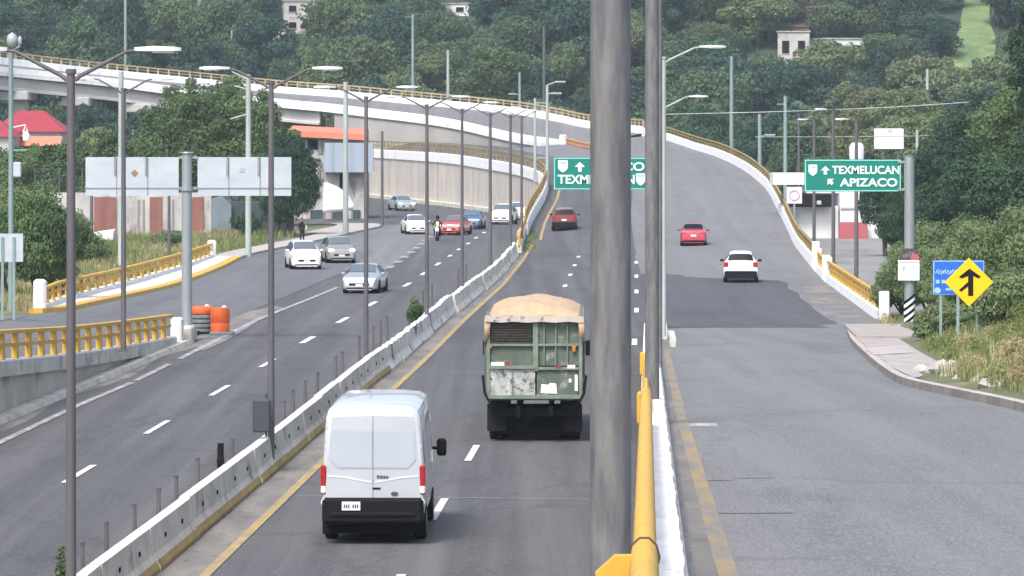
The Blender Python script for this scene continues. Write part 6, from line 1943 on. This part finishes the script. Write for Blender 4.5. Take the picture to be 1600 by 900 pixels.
# right side
RT = [(1640, 215, 3.0, -60, 'leaf_dark', 'very tall dark tree rising past the top right corner', 30000), (1545, 262, 3.4, 150, 'leaf_dark', 'large dark tree right of the pale utility pole among the trees', 30000), (1612, 240, 3.4, 138, 'leaf_near', 'green tree cut by the right edge below the tall corner tree', 22000), (1456, 290, 2.9, 226, 'leaf_dark', 'dark tree directly behind the green sign post', 20000), (1560, 205, 3.4, 250, 'leaf_dark', 'dense dark tree above the shrubs at the right edge', 26000), (1500, 235, 2.8, 280, 'leaf_dark', 'dark tree above the shrubs behind the diamond sign', 20000), (1448, 350, 3.8, 186, 'leaf_hill_pale', 'pale olive tree behind the right pair of utility poles', 20000), (1352, 372, 3.4, 205, 'leaf_hill_pale', 'pale olive tree between the tank and the billboard', 16000), (1250, 420, 4.4, 190, 'leaf_hill', 'green tree behind the side street lamps left of the tank', 16000), (1345, 440, 4.6, 135, 'leaf_hill_pale', 'tall olive tree above the side street lamp heads', 18000), (1190, 440, 4.2, 190, 'leaf_hill_dark', 'dark tree behind the bend of the flyover', 16000), (1425, 420, 4.4, 140, 'leaf_hill_pale', 'yellowish olive tree above the billboard', 18000), (1110, 475, 4.4, 165, 'leaf_hill', 'green tree just over the top of the flyover railing', 14000)]
for i, (px, d, R, yt, m, lab, n) in enumerate(RT):
    s = 6300 / d
    tree(lab, base_at(px, d), R, HC + (195 - yt) / s, m, n, .17 if d < 300 else .26, 160 + i, z0=.2, droop=.2)
tree('weeping dark tree hanging beside the white shop', base_at(1384, 252), 1.8, HC + (195 - 285) / 25 + 0.2, 'leaf_dark', 20000, .13, 180, lobes=[(0, 0, 4.2, 1.2, 1.2, .9), (-.9, 0, 3.2, .8, .8, 1.2), (.7, -.2, 3.3, .9, .9, 1.3), (.2, -.6, 2.2, .9, .8, 1.3), (1.2, 0, 2.0, .8, .8, 1.3), (.9, -.3, 1.2, .8, .8, .9)], droop=.7, aspect=1.8, tr=.14, name='weeping_tree')
SH = [(1412, 168, 1.5, 2.8, 'leaf_olive', 'pale olive shrub just left of the green sign post'), (1452, 166, 1.8, 3.7, 'leaf_olive', 'olive shrub right behind the green sign post'), (1514, 156, 1.9, 3.9, 'leaf_olive', 'tall feathery shrub behind the blue sign'), (1556, 144, 2.0, 3.3, 'leaf_olive', 'tall feathery shrub right of the diamond sign'), (1600, 136, 2.0, 4.1, 'leaf_olive', 'tall feathery shrub cut by the right edge'), (1545, 122, 1.5, 2.0, 'leaf_near', 'lower green bush below the diamond sign to its right'), (1592, 112, 1.5, 1.9, 'leaf_olive', 'round yellowish bush at the right edge above the kerb'), (1470, 118, .9, 1.0, 'leaf_olive', 'little green bush left of the diamond sign post')]
for i, (px, d, R, H, m, lab) in enumerate(SH):
    lowbush(lab, px, 0, R, H, m, int(17000 * R), .095, 200 + i, zramp(d) + .3, .45, 'shrub', 'shrubs along the right verge', d=d)


def grass(name, label, area, n, hmin, hmax, m, seed, w=.035):
    """blades in tufts; area(rng) gives a ground point"""
    r = random.Random(seed)
    vs, fs, ti = [], [], []
    for _ in range(n):
        p = area(r)
        if p is None: continue
        h0 = r.uniform(hmin, hmax); t0 = r.random()
        for k in range(6):
            a = r.random() * 6.28; h = h0 * r.uniform(.6, 1.1); l = r.uniform(.1, .45) * h
            bx, by = p[0] + r.uniform(-.12, .12), p[1] + r.uniform(-.12, .12)
            ww = w * r.uniform(.7, 1.4)
            c_, s_ = math.cos(a), math.sin(a)
            o = len(vs)
            vs += [(bx - s_ * ww, by + c_ * ww, p[2] - .05), (bx + s_ * ww, by - c_ * ww, p[2] - .05), (bx + c_ * l * .4 + s_ * ww * .7, by + s_ * l * .4 - c_ * ww * .7, p[2] + h * .6), (bx + c_ * l * .4 - s_ * ww * .7, by + s_ * l * .4 + c_ * ww * .7, p[2] + h * .6), (bx + c_ * l, by + s_ * l, p[2] + h)]
            fs += [(o, o + 1, o + 2, o + 3), (o + 3, o + 2, o + 4)]
            t = min(1, max(0, t0 + r.uniform(-.2, .2))); ti += [t, t]
    me = bpy.data.meshes.new(name); me.from_pydata(vs, [], fs); me.materials.append(M[m])
    at = me.attributes.new('tint', 'FLOAT', 'FACE'); at.data.foreach_set('value', ti)
    o = bpy.data.objects.new(name, me); COL.objects.link(o)
    return tag(o, label, 'grass', None, 'stuff')


def verge_pt(d, u):
    k0 = interp(KERB, min(d, 160))[0] + .3 if d < 160 else 15.9
    return (k0 + u, d, verge_z(d, u))
def off_sign(p):
    px = 800 + p[0] * 6300 / p[1]
    return None if (abs(px - 1421) < 24 and p[1] < 150) else p
def a1(r):
    d = r.uniform(62, 160); u = r.random() ** .8 * 14
    lim = .35 + verge_u0(d)
    if u < lim * r.uniform(.85, 1.1): return None
    return off_sign(verge_pt(d, u))
def a2(r):
    d = r.uniform(60, 150); u = r.uniform(.5, 9)
    if math.sin(d * .25) + math.sin(u * .9 + 1) < .1: return None
    if 86 < d < 144 and u < 2.0: return None
    return off_sign(verge_pt(d, u))
grass('grass', 'green and yellowish grass covering the right verge behind the kerb', a1, 22000, .1, .36, 'grass', 1, .012)
grass('dry_grass', 'dry straw-coloured grass patches on the right verge', a2, 5000, .14, .5, 'grass_dry', 2, .010)
for nm_, mt_, sd_, cnt_, lab_ in (('weeds', 'grass', 11, 300, 'leafy green weeds growing through the grass of the right verge'), ('dry_weeds', 'grass_dry', 12, 120, 'straw-coloured weed clumps in the grass of the right verge')):
    rr_ = random.Random(sd_); Lw = []
    while len(Lw) < cnt_:
        p_ = a1(rr_) if sd_ == 11 else a2(rr_)
        if p_ is None: continue
        s_w = rr_.uniform(.16, .42)
        Lw.append((p_[0], p_[1], p_[2] + s_w * .6, s_w, s_w, s_w * rr_.uniform(.8, 1.5)))
    me = cards(nm_, Lw, cnt_ * 260, .065, [M[mt_]], sd_, up=.5, droop=.45, aspect=1.6, outer=.3)
    o = bpy.data.objects.new(nm_, me); COL.objects.link(o); tag(o, lab_, 'weeds', None, 'stuff')
def a3(r):
    d = r.uniform(162, 300); x = -19.3 - r.random() ** .8 * 16
    if d > 246: x += 2.5 * (d - 246) / 54 + 1.0
    return (x, d, tab(E_FAR, d).z - .02)
def a4(r):
    p = a3(r)
    return p if math.sin(p[1] * .2) + math.sin(p[0] * .8) > .2 else None
grass('grass', 'weedy green grass on the bank left of the exit ramp', a3, 9000, .25, .7, 'grass', 3, .03)
grass('dry_grass', 'dry straw-coloured grass on the bank left of the exit ramp', a4, 8000, .3, .8, 'grass_dry', 4, .03)
def a5(r):
    d = r.uniform(258, 300)
    return (tab(M_LEFT, max(256, d)).x + .25 + r.random() * .7, d, deck_z(tab(M_LEFT, max(256, d)).x + .5, d))
grass('weeds', 'weeds in the dirt strip beside the yellow railing at the curved wall', a5, 90, .08, .25, 'grass', 6, .03)

# ================================================================ AIR, LIGHT, CAMERA
if HAZE > 0:
    b = MB(); b.box((0, 3050, 58), (8400, 8000, 128)); hb = b.build('haze', [])
    hm = bpy.data.materials.new('thin_haze'); hm.use_nodes = True
    nt = hm.node_tree; nt.nodes.clear()
    out = N(nt, 'ShaderNodeOutputMaterial'); pv = N(nt, 'ShaderNodeVolumePrincipled')
    pv.inputs['Color'].default_value = (.78, .88, .95, 1); pv.inputs['Density'].default_value = HAZE; pv.inputs['Anisotropy'].default_value = .2
    nt.links.new(pv.outputs[0], out.inputs['Volume'])
    hb.data.materials.append(hm); tag(hb, None, None, None, 'stuff')

to_sun = V((-.28, -.62, .95)).normalized()
sun = bpy.data.lights.new('sun', 'SUN')
sun.energy = SUN; sun.angle = math.radians(14); sun.color = (1, .97, .93)
so = bpy.data.objects.new('sun', sun); COL.objects.link(so)
so.rotation_euler = (-to_sun).to_track_quat('-Z', 'Y').to_euler()
so.location = (0, 0, 60)
w = bpy.data.worlds.new('World'); SC.world = w; w.use_nodes = True
nt = w.node_tree
sky = N(nt, 'ShaderNodeTexSky', sky_type='NISHITA')
sky.sun_disc = False
sky.sun_elevation = math.asin(to_sun.z); sky.sun_rotation = math.atan2(to_sun.x, to_sun.y)
sky.air_density = 1.0; sky.dust_density = 4.0; sky.ozone_density = 1.0
nt.links.new(sky.outputs[0], nt.nodes['Background'].inputs['Color'])
nt.nodes['Background'].inputs['Strength'].default_value = SKY

cam = bpy.data.cameras.new('camera')
cam.sensor_width = 36; cam.lens = 36 * F / 1600
cam.shift_y = -(450 - HY) / 1600
cam.clip_end = 20000; cam.clip_start = .5
co = bpy.data.objects.new('camera', cam); COL.objects.link(co)
co.location = (0, 0, HC); co.rotation_euler = (PI / 2, 0, 0)
SC.camera = co
SC.view_settings.view_transform = 'Standard'
SC.view_settings.look = 'None'
SC.view_settings.exposure = EXPO
SC.view_settings.gamma = 1
SC.cycles.use_denoising = True
SC.cycles.max_bounces = 6
SC.cycles.diffuse_bounces = 3
SC.cycles.transparent_max_bounces = 6
SC.cycles.volume_bounces = 0
